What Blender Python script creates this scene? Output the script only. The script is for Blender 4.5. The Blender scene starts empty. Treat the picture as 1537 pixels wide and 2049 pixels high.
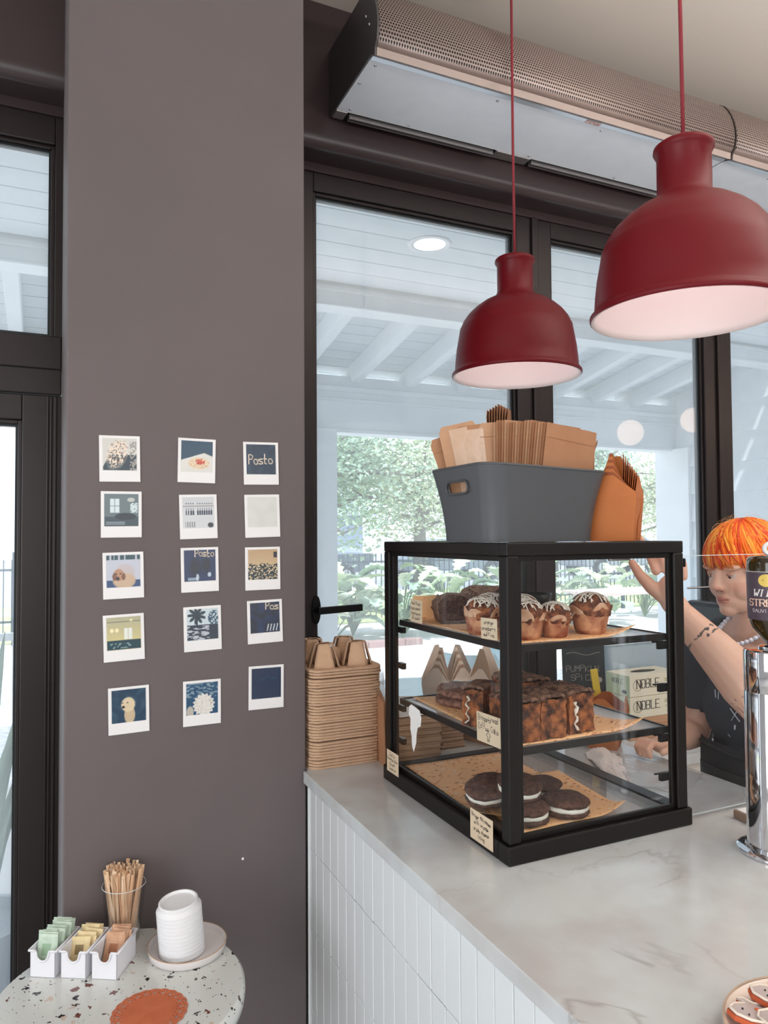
import bpy, bmesh, math, random
from mathutils import Vector, Matrix, noise, Euler
PI = math.pi
random.seed(7)
C = bpy.context.scene.collection
SC = bpy.context.scene
# ---------------------------------------------------------------- camera
cd = bpy.data.cameras.new('camera'); cam = bpy.data.objects.new('camera', cd); C.objects.link(cam)
yaw, pitch, roll = math.radians(24.74), math.radians(1.831), math.radians(-.3654)
F = Vector((math.sin(yaw)*math.cos(pitch), math.cos(yaw)*math.cos(pitch), math.sin(pitch)))
r0 = Vector((math.cos(yaw), -math.sin(yaw), 0)); u0 = r0.cross(F)
rr = math.cos(roll)*r0+math.sin(roll)*u0; uu = -math.sin(roll)*r0+math.cos(roll)*u0
cam.matrix_world = Matrix(((rr.x, uu.x, -F.x, 0), (rr.y, uu.y, -F.y, 0), (rr.z, uu.z, -F.z, 1.65), (0, 0, 0, 1)))
cd.sensor_fit = 'HORIZONTAL'; cd.sensor_width = 36; cd.lens = 1462.8/1537*36; cd.clip_start = .02; cd.clip_end = 300
SC.camera = cam
# ---------------------------------------------------------------- light and exposure
SC.view_settings.view_transform = 'Standard'; SC.view_settings.look = 'None'
SC.cycles.transparent_max_bounces = 32; SC.view_settings.exposure = 0.0; SC.view_settings.gamma = 1.0; SC.view_settings.use_curve_mapping = False
w = bpy.data.worlds.new('world'); SC.world = w; w.use_nodes = True
wn = w.node_tree.nodes; wl = w.node_tree.links
bg = wn['Background']; bg.inputs[1].default_value = 2.3
tc = wn.new('ShaderNodeTexCoord'); mp = wn.new('ShaderNodeMapping'); nz = wn.new('ShaderNodeTexNoise'); cr = wn.new('ShaderNodeValToRGB')
mp.inputs['Scale'].default_value = (1, 1, 3); nz.inputs['Scale'].default_value = 2.2; nz.inputs['Detail'].default_value = 5
cr.color_ramp.elements[0].position = .35; cr.color_ramp.elements[0].color = (.62, .76, .95, 1)
cr.color_ramp.elements[1].position = .6; cr.color_ramp.elements[1].color = (.93, .96, 1, 1)
wl.new(tc.outputs['Generated'], mp.inputs[0]); wl.new(mp.outputs[0], nz.inputs[0]); wl.new(nz.outputs[0], cr.inputs[0]); wl.new(cr.outputs[0], bg.inputs[0])
def area(name, loc, rot, sx, sy, power, col):
    l = bpy.data.lights.new(name, 'AREA'); l.shape = 'RECTANGLE'; l.size = sx; l.size_y = sy; l.energy = power; l.color = col
    o = bpy.data.objects.new(name, l); o.location = loc; o.rotation_euler = rot; C.objects.link(o); return o
sl = bpy.data.lights.new('sun', 'SUN'); sl.energy = 5.0; sl.angle = math.radians(2); sl.color = (1, .96, .9)
so = bpy.data.objects.new('sun', sl); so.rotation_euler = (math.radians(26), 0, math.radians(332)); C.objects.link(so)
# assumed daylight from behind and beside the camera: unseen fill lights, no windows built
area('assumed_fill_rear', (0.2, -3.9, 1.9), (math.radians(90), 0, 0), 4.2, 2.2, 60, (.97, .985, 1))
area('assumed_fill_left', (-2.9, -.9, 1.8), (math.radians(90), 0, math.radians(-90)), 3.2, 2.1, 92, (.93, .97, 1))
area('added_ceiling_light', (1.3, -3.0, 3.4), (0, 0, 0), 2.0, .5, 30, (1, .97, .95))  # unseen overhead light, added to light the room
area('added_uplight', (2.6, .1, 2.75), (math.radians(180), 0, 0), 2.6, .5, 95, (1, .98, .96))  # unseen upward light, added to brighten the ceiling

# ---------------------------------------------------------------- materials
def lin(c): return tuple(((v/255)/12.92 if v/255 <= .04045 else ((v/255+.055)/1.055)**2.4) for v in c)
MATS = {}
def mat(name, col, rough=.5, metal=0, noise_=None, bump=None, spec=None, coat=0, alpha=None, emit=None, vcol=False, sss=0, trans=0, scale3=None, gen=False):
    if name in MATS: return MATS[name]
    m = bpy.data.materials.new(name); m.use_nodes = True; N = m.node_tree.nodes; L = m.node_tree.links; b = N['Principled BSDF']
    c = lin(col)+(1,); b.inputs['Base Color'].default_value = c; b.inputs['Roughness'].default_value = rough; b.inputs['Metallic'].default_value = metal
    if spec is not None: b.inputs['Specular IOR Level'].default_value = spec
    if coat: b.inputs['Coat Weight'].default_value = coat; b.inputs['Coat Roughness'].default_value = .1
    if sss: b.inputs['Subsurface Weight'].default_value = sss; b.inputs['Subsurface Radius'].default_value = (.01, .004, .002); b.inputs['Subsurface Scale'].default_value = 1
    if trans: b.inputs['Transmission Weight'].default_value = trans
    if alpha is not None: b.inputs['Alpha'].default_value = alpha
    if emit: b.inputs['Emission Color'].default_value = lin(emit[0])+(1,); b.inputs['Emission Strength'].default_value = emit[1]
    def coords():
        t = N.new('ShaderNodeTexCoord'); o = t.outputs['Generated' if gen else 'Object']
        if scale3:
            p = N.new('ShaderNodeMapping'); p.inputs['Scale'].default_value = scale3; L.new(o, p.inputs[0]); o = p.outputs[0]
        return o
    src = None
    if vcol:
        a = N.new('ShaderNodeAttribute'); a.attribute_name = 'Col'; src = a.outputs['Color']; L.new(src, b.inputs['Base Color'])
    if noise_:
        sc, amt, col2 = noise_
        t = N.new('ShaderNodeTexNoise'); t.inputs['Scale'].default_value = sc; t.inputs['Detail'].default_value = 6; L.new(coords(), t.inputs[0])
        r = N.new('ShaderNodeValToRGB'); r.color_ramp.elements[0].position = .5-amt; r.color_ramp.elements[1].position = .5+amt
        r.color_ramp.elements[0].color = c; r.color_ramp.elements[1].color = lin(col2)+(1,); L.new(t.outputs[0], r.inputs[0]); L.new(r.outputs[0], b.inputs['Base Color'])
    if bump:
        t = N.new('ShaderNodeTexNoise'); t.inputs['Scale'].default_value = bump[0]; t.inputs['Detail'].default_value = 5; L.new(coords(), t.inputs[0])
        u = N.new('ShaderNodeBump'); u.inputs['Strength'].default_value = bump[1]; u.inputs['Distance'].default_value = bump[2] if len(bump) > 2 else .002
        L.new(t.outputs[0], u.inputs['Height']); L.new(u.outputs[0], b.inputs['Normal'])
    MATS[name] = m; return m
def glass(name, tint=(255, 255, 255), veil=0., refl=1., rough=.0, dmix=.5):
    """thin pane: mostly clear, mirror reflection by facing angle, a white veil mixed in (haze on windows, milkiness on plastics)"""
    if name in MATS: return MATS[name]
    m = bpy.data.materials.new(name); m.use_nodes = True; N = m.node_tree.nodes; L = m.node_tree.links; N.clear()
    o = N.new('ShaderNodeOutputMaterial'); t = N.new('ShaderNodeBsdfTransparent'); g = N.new('ShaderNodeBsdfGlossy'); f = N.new('ShaderNodeMath'); lw = N.new('ShaderNodeLayerWeight'); lw.inputs[0].default_value = .5
    t.inputs[0].default_value = lin(tint)+(1,); g.inputs['Roughness'].default_value = rough; f.operation = 'POWER'; f.inputs[1].default_value = 5; L.new(lw.outputs['Facing'], f.inputs[0])
    mu = N.new('ShaderNodeMath'); mu.operation = 'MULTIPLY_ADD'; mu.inputs[1].default_value = .9*refl; mu.inputs[2].default_value = .035*refl; mu.use_clamp = True; L.new(f.outputs[0], mu.inputs[0])
    x = N.new('ShaderNodeMixShader'); L.new(mu.outputs[0], x.inputs[0]); L.new(t.outputs[0], x.inputs[1]); L.new(g.outputs[0], x.inputs[2]); out = x.outputs[0]
    if veil:
        d0 = N.new('ShaderNodeBsdfTranslucent'); d0.inputs[0].default_value = (.95, .97, 1, 1); d1 = N.new('ShaderNodeBsdfDiffuse'); d1.inputs[0].default_value = (.92, .93, .95, 1); d = N.new('ShaderNodeMixShader'); d.inputs[0].default_value = dmix; L.new(d0.outputs[0], d.inputs[1]); L.new(d1.outputs[0], d.inputs[2])
        n = N.new('ShaderNodeTexNoise'); n.inputs['Scale'].default_value = 3; r = N.new('ShaderNodeMapRange'); r.inputs[1].default_value = .3; r.inputs[2].default_value = .7; r.inputs[3].default_value = veil*.7; r.inputs[4].default_value = veil*1.3
        tcd = N.new('ShaderNodeTexCoord'); L.new(tcd.outputs['Object'], n.inputs[0]); L.new(n.outputs[0], r.inputs[0])
        y = N.new('ShaderNodeMixShader'); L.new(r.outputs[0], y.inputs[0]); L.new(out, y.inputs[1]); L.new(d.outputs[0], y.inputs[2]); out = y.outputs[0]
    L.new(out, o.inputs[0]); MATS[name] = m; return m
# ---------------------------------------------------------------- geometry helpers
class G:
    def __init__(s): s.v = []; s.f = []; s.c = []
    def add(s, vs, fs, M=None, col=None):
        k = len(s.v)
        s.v += [tuple(M @ Vector(p)) if M else tuple(p) for p in vs]; s.f += [tuple(i+k for i in f) for f in fs]
        s.c += [col]*len(vs); return s
    def box(s, x0, x1, y0, y1, z0, z1, M=None, b=0, col=None):
        vs = [(x, y, z) for z in (z0, z1) for x, y in ((x0, y0), (x1, y0), (x1, y1), (x0, y1))]
        return s.add(vs, [(3, 2, 1, 0), (4, 5, 6, 7), (0, 1, 5, 4), (1, 2, 6, 5), (2, 3, 7, 6), (3, 0, 4, 7)], M, col)
    def prism(s, poly, z0, z1, M=None, col=None):
        n = len(poly); vs = [(x, y, z0) for x, y in poly]+[(x, y, z1) for x, y in poly]
        return s.add(vs, [tuple(range(n-1, -1, -1)), tuple(range(n, 2*n))]+[(i, (i+1) % n, (i+1) % n+n, i+n) for i in range(n)], M, col)
    def lathe(s, prof, seg=32, M=None, close=False, col=None, jit=None):
        vs = []; fs = []; n = len(prof)
        for i in range(seg):
            a = 2*PI*i/seg
            for r, z in prof:
                k = jit(a, r, z) if jit else 1
                vs.append((r*k*math.cos(a), r*k*math.sin(a), z))
        for i in range(seg):
            j = (i+1) % seg
            for k in range(n-1): fs.append((i*n+k, j*n+k, j*n+k+1, i*n+k+1))
            if close: fs.append((i*n+n-1, j*n+n-1, j*n, i*n))
        return s.add(vs, fs, M, col)
    def tube(s, pts, r, seg=6, M=None, cap=True, col=None, flat=1., up=None):
        pts = [Vector(p) for p in pts]; n = len(pts); vs = []; fs = []
        if not hasattr(r, '__len__'): r = [r]*n
        ref = None
        for i, p in enumerate(pts):
            t = (pts[min(i+1, n-1)]-pts[max(i-1, 0)]).normalized()
            if ref is None:
                ref = Vector(up) if up else (Vector((0, 0, 1)) if abs(t.z) < .9 else Vector((1, 0, 0)))
            a = t.cross(ref)
            a = a.normalized() if a.length > 1e-6 else t.orthogonal().normalized()
            b = t.cross(a).normalized()
            if not up: ref = -b
            for k in range(seg):
                q = 2*PI*k/seg; vs.append(p+a*math.cos(q)*r[i]+b*math.sin(q)*r[i]*flat)
        for i in range(n-1):
            for k in range(seg):
                l = (k+1) % seg; fs.append((i*seg+k, i*seg+l, (i+1)*seg+l, (i+1)*seg+k))
        if cap: fs += [tuple(range(seg-1, -1, -1)), tuple((n-1)*seg+k for k in range(seg))]
        return s.add(vs, fs, M, col)
    def ball(s, c, r, M=None, seg=16, ring=10, col=None):
        if not hasattr(r, '__len__'): r = (r, r, r)
        vs = [(c[0], c[1], c[2]-r[2])]; fs = []
        for i in range(1, ring):
            t = PI*i/ring
            for k in range(seg):
                a = 2*PI*k/seg; vs.append((c[0]+r[0]*math.sin(t)*math.cos(a), c[1]+r[1]*math.sin(t)*math.sin(a), c[2]-r[2]*math.cos(t)))
        vs.append((c[0], c[1], c[2]+r[2])); e = len(vs)-1
        for k in range(seg):
            l = (k+1) % seg; fs.append((0, 1+l, 1+k)); fs.append((e, e-seg+k, e-seg+l))
            for i in range(ring-2): fs.append((1+i*seg+k, 1+i*seg+l, 1+(i+1)*seg+l, 1+(i+1)*seg+k))
        return s.add(vs, fs, M, col)
    def caps(s, pts, rs, seg=16, M=None):
        """tapered limb: cones between round joints (overlapping; fused later)"""
        for i, p in enumerate(pts):
            s.ball(p, rs[i], M, seg, 10)
            if i: s.tube([pts[i-1], p], [rs[i-1], rs[i]], seg, M)
        return s
    def sheet(s, fn, nu, nv, M=None, col=None):
        vs = [fn(i/nu, j/nv) for j in range(nv+1) for i in range(nu+1)]
        fs = [(j*(nu+1)+i, j*(nu+1)+i+1, (j+1)*(nu+1)+i+1, (j+1)*(nu+1)+i) for j in range(nv) for i in range(nu)]
        return s.add(vs, fs, M, col)
    def mesh(s, name, m=None, smooth=False):
        me = bpy.data.meshes.new(name); me.from_pydata(s.v, [], s.f)
        if m: me.materials.append(m)
        if any(c is not None for c in s.c):
            at = me.color_attributes.new('Col', 'FLOAT_COLOR', 'POINT')
            for i, c in enumerate(s.c): at.data[i].color = tuple(c or (1, 1, 1))[:3]+(1,)
        if smooth: me.polygons.foreach_set('use_smooth', [True]*len(me.polygons))
        me.update(); return me
def fixn(me):
    b = bmesh.new(); b.from_mesh(me); bmesh.ops.recalc_face_normals(b, faces=b.faces); b.to_mesh(me); b.free()
def put(name, g, m, parent=None, smooth=False, bev=0, solid=0, loc=None, rot=None, kind=None, auto=None, fix=True):
    me = g if isinstance(g, bpy.types.Mesh) else g.mesh(name, m, smooth or bool(auto))
    if fix and isinstance(g, G): fixn(me)
    o = bpy.data.objects.new(name, me); C.objects.link(o)
    if parent: o.parent = parent
    if loc: o.location = loc
    if rot: o.rotation_euler = rot
    if solid:
        q = o.modifiers.new('s', 'SOLIDIFY'); q.thickness = solid; q.offset = 0
    if bev:
        q = o.modifiers.new('b', 'BEVEL'); q.width = bev; q.segments = 2; q.limit_method = 'ANGLE'; q.angle_limit = .7
    if kind: o['kind'] = kind
    if auto: smooth_angle(me, auto)
    return o
def smooth_angle(me, ang=40):
    b = bmesh.new(); b.from_mesh(me)
    for e in b.edges:
        if len(e.link_faces) == 2 and e.calc_face_angle(0) > math.radians(ang): e.smooth = False
    b.to_mesh(me); b.free()
def tag(o, label, cat, group=None):
    o['label'] = label; o['category'] = cat
    if group: o['group'] = group
    return o
def thing(name, label, cat, loc=(0, 0, 0), rz=0, group=None, rot=None):
    o = bpy.data.objects.new(name, None); C.objects.link(o); o.empty_display_size = .02
    o.location = loc; o.rotation_euler = rot or (0, 0, rz); return tag(o, label, cat, group)
def dup(root, loc=None, rz=None, label=None, group=None, rot=None, scale=None):
    r = root.copy(); C.objects.link(r)
    if loc: r.location = loc
    if rz is not None: r.rotation_euler = (0, 0, rz)
    if rot: r.rotation_euler = rot
    if scale: r.scale = scale
    if label: r['label'] = label
    if group: r['group'] = group
    for ch in list(root.children):
        c = ch.copy(); C.objects.link(c); c.parent = r
        for g in list(ch.children):
            d = g.copy(); C.objects.link(d); d.parent = c
    return r
def baked(o):
    dg = bpy.context.evaluated_depsgraph_get(); me = bpy.data.meshes.new_from_object(o.evaluated_get(dg)); o.modifiers.clear(); o.data = me; return o
def rough_up(g, amp, sc, seed=0, z0=None):
    for i, p in enumerate(g.v):
        q = Vector(p); d = noise.noise_vector(q*sc+Vector((seed, seed*.7, 0)))*amp
        g.v[i] = (p[0]+d.x, p[1]+d.y, p[2]+(d.z if z0 is None or p[2] > z0 else 0))
    return g
def rrect(x0, x1, y0, y1, r, n=5):
    out = []
    for cx, cy, a0 in ((x1-r, y1-r, 0), (x0+r, y1-r, 90), (x0+r, y0+r, 180), (x1-r, y0+r, 270)):
        for k in range(n+1):
            a = math.radians(a0+90*k/n); out.append((cx+r*math.cos(a), cy+r*math.sin(a)))
    return out
T = Matrix.Translation
def Rz(a): return Matrix.Rotation(a, 4, 'Z')
def Rx(a): return Matrix.Rotation(a, 4, 'X')
def Ry(a): return Matrix.Rotation(a, 4, 'Y')
# ---------------------------------------------------------------- stroke lettering (drawn, no fonts needed)
GL = dict(a='4515040312324345 4542', b='0802 0415354443321203', c='4435150403123243', d='4842 4435150403123243', e='03434435150403123243', f='38281712 0535',
 g='4515040312324345 45413010', h='0802 0415354442', i='1512 1716', k='0802 3503 1332', l='1812', m='0502 04152422 24354442', n='0502 0415354442', o='153544433212030415',
 p='0500 0415354443321203', r='0502 04153544', s='450504434202', t='18131232 0535', u='050312324345 4542', w='0512243245', y='0522 4510',
 A='022842 1535', B='020838473505 354433 ... ', C='4738180703123243', E='48080242 0535', G='473818070312324345 4525', H='0802 4842 0545', I='1812', K='0802 4805 0542', L='080242',
 M='0208254842', N='02084248', O='183847433212030718', P='02083847463505', R='02083847463505 2542', S='47381807061535444332120 3', T='0848 2822', U='080312324348', V='082248', W='0812253248')
GL = {k: [[(int(t[i]), int(t[i+1])) for i in range(0, len(t)-1, 2)] for t in v.split() if t[0].isdigit() and len(t) > 3] for k, v in GL.items()}
GL['B'] = [[(0, 2), (0, 8), (3, 8), (4, 7), (3, 5), (0, 5)], [(3, 5), (4, 4), (3, 2), (0, 2)]]
GL['S'] = [[(4, 7), (3, 8), (1, 8), (0, 7), (0, 6), (1, 5), (3, 5), (4, 4), (4, 3), (3, 2), (1, 2), (0, 3)]]
GL['G'] = [[(4, 7), (3, 8), (1, 8), (0, 7), (0, 3), (1, 2), (3, 2), (4, 3), (4, 5), (2, 5)]]
def letters(lines, wid, hgt, th, jit=0, serif=False, seed=1, bold=1., slant=0., align=.5):
    """ink ribbons in the local XY plane, block of wid x hgt centred on the origin"""
    R = random.Random(seed); g = G(); nl = len(lines); lh = hgt/nl; mx = max(len(l) for l in lines)
    cw = min(wid/mx, lh*.8)
    for li, line in enumerate(lines):
        y0 = hgt/2-(li+.85)*lh; x = -wid/2+(wid-cw*len(line))*align
        for ch in line:
            s = lh/9.5; sx = cw*.78/4; dy = R.uniform(-jit, jit)*lh*.12
            for st in GL.get(ch, []):
                pts = []
                for k, (a, b) in enumerate(st):
                    pts.append(Vector((x+a*sx+slant*b*s+R.uniform(-jit, jit)*sx*.5, y0+(b-1)*s+dy+R.uniform(-jit, jit)*s*.5, 0)))
                for p, q in zip(pts, pts[1:]):
                    d = (q-p)
                    if d.length < 1e-7: continue
                    d = d.normalized(); n = Vector((-d.y, d.x, 0))*th/2*(bold if abs(d.y) > .6 else 1)
                    e = d*th*.3
                    g.add([p-n-e, q-n+e, q+n+e, p+n-e], [(0, 1, 2, 3)])
                if serif:
                    for p in (pts[0], pts[-1]):
                        g.add([p+Vector((-sx*.8, -th*.4, 0)), p+Vector((sx*.8, -th*.4, 0)), p+Vector((sx*.8, th*.4, 0)), p+Vector((-sx*.8, th*.4, 0))], [(0, 1, 2, 3)])
            x += cw
    return g
# ---------------------------------------------------------------- materials in use
m_wall = mat('plum_grey_paint', (104, 94, 94), .6, bump=(260, .25, .0008), noise_=(3, .2, (98, 89, 89)))
m_head = mat('dark_plum_paint', (62, 50, 50), .30, bump=(200, .2, .0006))
m_frame = mat('dark_bronze_frame', (42, 34, 34), .35, metal=.35, bump=(300, .08, .0004))
m_ceil = mat('ceiling_paint', (210, 201, 191), .8)
m_floor = mat('floor_concrete', (206, 204, 202), .5, noise_=(4, .2, (192, 190, 188)))
m_room = mat('room_paint', (204, 204, 204), .8)
m_white = mat('porch_white', (240, 243, 244), .6, noise_=(5, .25, (233, 237, 239)))
m_pane = glass('window_glass', (250, 253, 255), veil=.17, refl=.8, dmix=.1)  # white mixed into the glass imitates bright haze over the outdoor view
m_ground = mat('pale_gravel', (236, 233, 232), .9, bump=(30, .8, .02), noise_=(14, .12, (205, 204, 206)))
# ---------------------------------------------------------------- room shell
def st(name, g, m, **k): return put(name, g, m, kind='structure', **k)
st('floor', G().box(-3, 5, -4.2, 2.46, -.1, 0), m_floor)
st('ceiling', G().box(-3, 5, -4.2, 2.6, 3.45, 3.55), m_ceil)
st('wall_left', G().box(-3.1, -3, -4.2, 2.46, 0, 3.45), m_room)
st('wall_right', G().box(5, 5.1, -4.2, 2.46, 0, 3.45), m_room)
st('wall_rear', G().box(-3, 5, -4.3, -4.2, 0, 3.45), m_room)
pil = st('wall_pillar', G().box(.036, .592, 1.76, 2.398, 0, 3.45), m_wall, bev=.004)
# header above the glazing, with its rounded lower edge (profile in Y,Z swept along X)
def header(name, x0, x1):
    prof = [(2.46, 3.45), (2.28, 3.45), (2.28, 3.005)]+[(2.31-.03*math.cos(a), 3.005-.045*math.sin(a)) for a in [math.radians(t) for t in range(10, 91, 10)]]+[(2.395, 2.96), (2.395, 2.93), (2.46, 2.93)]
    g = G(); n = len(prof)
    g.add([(x0, y, z) for y, z in prof]+[(x1, y, z) for y, z in prof], [tuple(range(n)), tuple(range(2*n-1, n-1, -1))]+[(i, i+n, (i+1) % n+n, (i+1) % n) for i in range(n)])
    return st(name, g, m_head, auto=35)
header('wall_back', .592, 5); header('wall_back.001', -3, .036)
# ---------------------------------------------------------------- glazing
def leaf(name, x0, x1, z0, z1, gx0, gx1, gz0, gz1, y=2.4):
    """one framed leaf: frame with a stepped glazing bead, seal and pane"""
    e = bpy.data.objects.new(name, None); C.objects.link(e); e['kind'] = 'structure'; e.empty_display_size = .02
    def ring(a0, a1, c0, c1, b0, b1, d0, d1, ya, yb):
        return G().box(a0, b0, ya, yb, c0, c1).box(b1, a1, ya, yb, c0, c1).box(b0, b1, ya, yb, c0, d0).box(b0, b1, ya, yb, d1, c1)
    f = put('window_frame', ring(x0, x1, z0, z1, gx0-.014, gx1+.014, gz0-.014, gz1+.014, y, y+.06), m_frame, e, bev=.003)
    put('glazing_bead', ring(gx0-.014, gx1+.014, gz0-.014, gz1+.014, gx0-.003, gx1+.003, gz0-.003, gz1+.003, y+.012, y+.055), m_frame, e, bev=.002)
    put('seal', ring(gx0-.004, gx1+.004, gz0-.004, gz1+.004, gx0+.004, gx1-.004, gz0+.004, gz1-.004, y+.024, y+.05), mat('rubber_seal', (18, 22, 26), .5), e)
    put('pane', G().box(gx0-.002, gx1+.002, y+.03, y+.034, gz0-.002, gz1+.002), m_pane, e)
    return e
w1 = leaf('window_1', .592, 1.778, .02, 2.93, .855, 1.682, .16, 2.85)
leaf('window_2', 1.784, 2.808, .02, 2.93, 1.881, 2.709, .16, 2.85)
leaf('window_3', 2.814, 3.84, .02, 2.93, 2.911, 3.74, .16, 2.85)
leaf('window_4', 3.846, 5.0, .02, 2.93, 3.94, 4.8, .16, 2.85)
# cover strips on the meeting stiles
st('trim_1', G().box(1.766, 1.796, 2.388, 2.402, .05, 2.93), m_frame, bev=.003)
st('trim_2', G().box(2.797, 2.827, 2.388, 2.402, .05, 2.93), m_frame, bev=.003)
# lever handle, escutcheon and lock with key on the first leaf
m_bm = mat('black_metal', (22, 21, 22), .35, .6)
HT = T((.845, 2.4, 1.395))
put('window_handle', G().prism([(.016*math.cos(a), .05*math.sin(a)) for a in [2*PI*k/24 for k in range(24)]], 0, .008, HT @ Rx(PI/2)).tube([(0, -.005, 0), (0, -.05, 0)], .009, 10, HT).box(-.012, .15, -.062, -.046, -.011, .013, HT @ Ry(math.radians(-2))), m_bm, w1, bev=.002)
HT = T((.845, 2.4, 1.285)); m_steel = mat('steel', (190, 190, 195), .25, 1)
lk = put('window_lock', G().lathe([(0, 0), (.02, 0), (.02, .008), (0, .008)], 20, HT @ Rx(PI/2)), m_bm, w1)
put('key_ring', G().tube([(.003+.012*math.cos(a), -.012, -.012+.02*math.sin(a)) for a in [2*PI*k/14 for k in range(15)]], .0015, 6, HT), m_steel, lk)
# left door with transom above
leaf('window_5', -1.25, .06, 2.153, 2.93, -1.17, .0, 2.262, 2.83)
st('trim_3', G().box(-1.25, .036, 2.385, 2.46, 2.153, 2.253).box(-1.25, .036, 2.395, 2.46, 2.078, 2.158), m_frame, bev=.004)
dr = leaf('door_1', -1.25, .06, .02, 2.075, -1.12, -.084, .14, 1.985)
dr.location = (0, .0, 0)
for i, (a, b) in enumerate(((-.004, .002), (.006, .011), (.016, .024))):
    st('trim_%d' % (4+i), G().box(a, b, 2.390, 2.402, .02, 2.072), m_frame, bev=.002)
# ---------------------------------------------------------------- air curtain
ac = thing('air_curtain', 'long grey air curtain with perforated curved front mounted above the windows', 'air curtain', (0, 0, 0))
def acunit(par, x0, x1, capL):
    nose = [(1.924, 3.063), (1.901, 3.050), (1.899, 3.072), (1.885, 3.088), (1.879, 3.12), (1.880, 3.15), (1.886, 3.18), (1.896, 3.21), (1.911, 3.24), (1.928, 3.265), (1.95, 3.282), (1.98, 3.288)]
    def sweep(pts, xa, xb):
        n = len(pts); return G().add([(xa, y, z) for y, z in pts]+[(xb, y, z) for y, z in pts], [(i, i+1, i+1+n, i+n) for i in range(n-1)])
    put('perforated_cover', sweep(nose[2:], x0+.004, x1-.004), m_perf, par, solid=.002, smooth=True)
    put('front_lip', sweep(nose[:3], x0+.004, x1-.004), mat('taupe_metal', (168, 152, 146), .4, .3), par, solid=.002)
    put('top_panel', G().box(x0+.004, x1-.004, 1.98, 2.28, 3.286, 3.29), MATS['taupe_metal'], par)
    put('bottom_panel', G().box(x0+.002, x1-.002, 1.945, 2.222, 3.061, 3.064), mat('galvanised_panel', (246, 249, 255), .45, 0, noise_=(9, .2, (238, 242, 248))), par)
    put('edge_strip', G().box(x0+.002, x1-.002, 1.924, 1.943, 3.060, 3.064), mat('bare_aluminium', (222, 226, 230), .3, .5), par)
    if capL:
        poly = [(y, z) for y, z in nose]+[(2.28, 3.288), (2.28, 3.063)]
        n = len(poly)
        put('end_plate', G().add([(x0-.003, y, z) for y, z in poly]+[(x0+.003, y, z) for y, z in poly], [tuple(range(n)), tuple(range(2*n-1, n-1, -1))]+[(i, i+n, (i+1) % n+n, (i+1) % n) for i in range(n)]), mat('end_plate_metal', (84, 79, 80), .4, .2), par)
        for y, z in ((1.935, 3.16), (1.96, 3.20)): put('screw', G().ball((x0-.004, y, z), .005, None, 8, 6), MATS['steel'], par)
m_perf = mat('perforated_metal', (150, 130, 122), .4, .35)
nt = m_perf.node_tree; N = nt.nodes; L = nt.links
t = N.new('ShaderNodeTexCoord'); sp = N.new('ShaderNodeSeparateXYZ'); L.new(t.outputs['Object'], sp.inputs[0])
def mth(op, a, b=None, c=None):
    n = N.new('ShaderNodeMath'); n.operation = op
    for i, v in enumerate((a, b, c)):
        if v is None: continue
        if isinstance(v, (int, float)): n.inputs[i].default_value = v
        else: L.new(v, n.inputs[i])
    return n.outputs[0]
P_ = .0088
vz = mth('DIVIDE', mth('SUBTRACT', sp.outputs[2], mth('MULTIPLY', sp.outputs[1], -.75)), P_*.87*1.25)
row = mth('FLOOR', vz); fz = mth('SUBTRACT', mth('FRACT', vz), .5)
ux = mth('ADD', mth('DIVIDE', sp.outputs[0], P_), mth('MULTIPLY', mth('MODULO', row, 2), .5)); fx = mth('SUBTRACT', mth('FRACT', ux), .5)
dd = mth('SQRT', mth('ADD', mth('MULTIPLY', fx, fx), mth('MULTIPLY', fz, fz)))
hole = mth('LESS_THAN', dd, .34); band = mth('GREATER_THAN', sp.outputs[2], 3.076)
mk = mth('MULTIPLY', hole, band)
mxn = N.new('ShaderNodeMix'); mxn.data_type = 'RGBA'; mxn.inputs[6].default_value = lin((166, 147, 139))+(1,); mxn.inputs[7].default_value = lin((28, 22, 21))+(1,)
L.new(mk, mxn.inputs[0]); L.new(mxn.outputs[2], N['Principled BSDF'].inputs['Base Color'])
acunit(ac, .858, 2.318, True); acunit(ac, 2.322, 4.3, False)
put('end_plate', G().box(4.3, 4.306, 1.9, 2.28, 3.06, 3.288), MATS['end_plate_metal'], ac)
put('seam_band', G().tube([(2.32, y, z) for y, z in [(1.93, 3.06), (1.9, 3.05), (1.897, 3.072), (1.883, 3.088), (1.877, 3.12), (1.878, 3.15), (1.884, 3.18), (1.894, 3.21), (1.909, 3.24), (1.926, 3.265), (1.95, 3.284)]], .0022, 6), mat('dark_joint', (70, 58, 54), .5), ac)
for x0, x1 in ((.90, 1.49), (1.64, 2.29), (2.36, 3.0), (3.12, 3.8)):
    put('outlet', G().box(x0, x1, 2.222, 2.262, 3.085, 3.09).box(x0, x1, 2.262, 2.266, 3.062, 3.088).box(x0, x1, 2.218, 2.222, 3.062, 3.088), mat('outlet_dark', (32, 28, 27), .6), ac)
    for y in (2.234, 2.249): put('vane', G().box(x0+.01, x1-.01, y-.0022, y+.0022, 3.048, 3.07), mat('vane_metal', (176, 170, 168), .3, .8), ac)
for x0, x1 in ((.86, .9), (1.49, 1.64), (2.29, 2.36), (3.0, 3.12)): put('outlet_bracket', G().box(x0, x1, 2.222, 2.268, 3.058, 3.066), MATS['vane_metal'], ac, bev=.001)
for x, y in ((.885, 1.962), (.875, 2.06), (.9, 2.20), (1.12, 2.205), (1.32, 1.962), (1.75, 1.962), (1.62, 2.205), (2.15, 1.962), (2.03, 2.205), (2.6, 1.962), (2.45, 2.205), (3.0, 1.962)):
    put('screw', G().ball((x, y, 3.060), (.005, .005, .003), None, 8, 6), MATS['steel'], ac)
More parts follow.
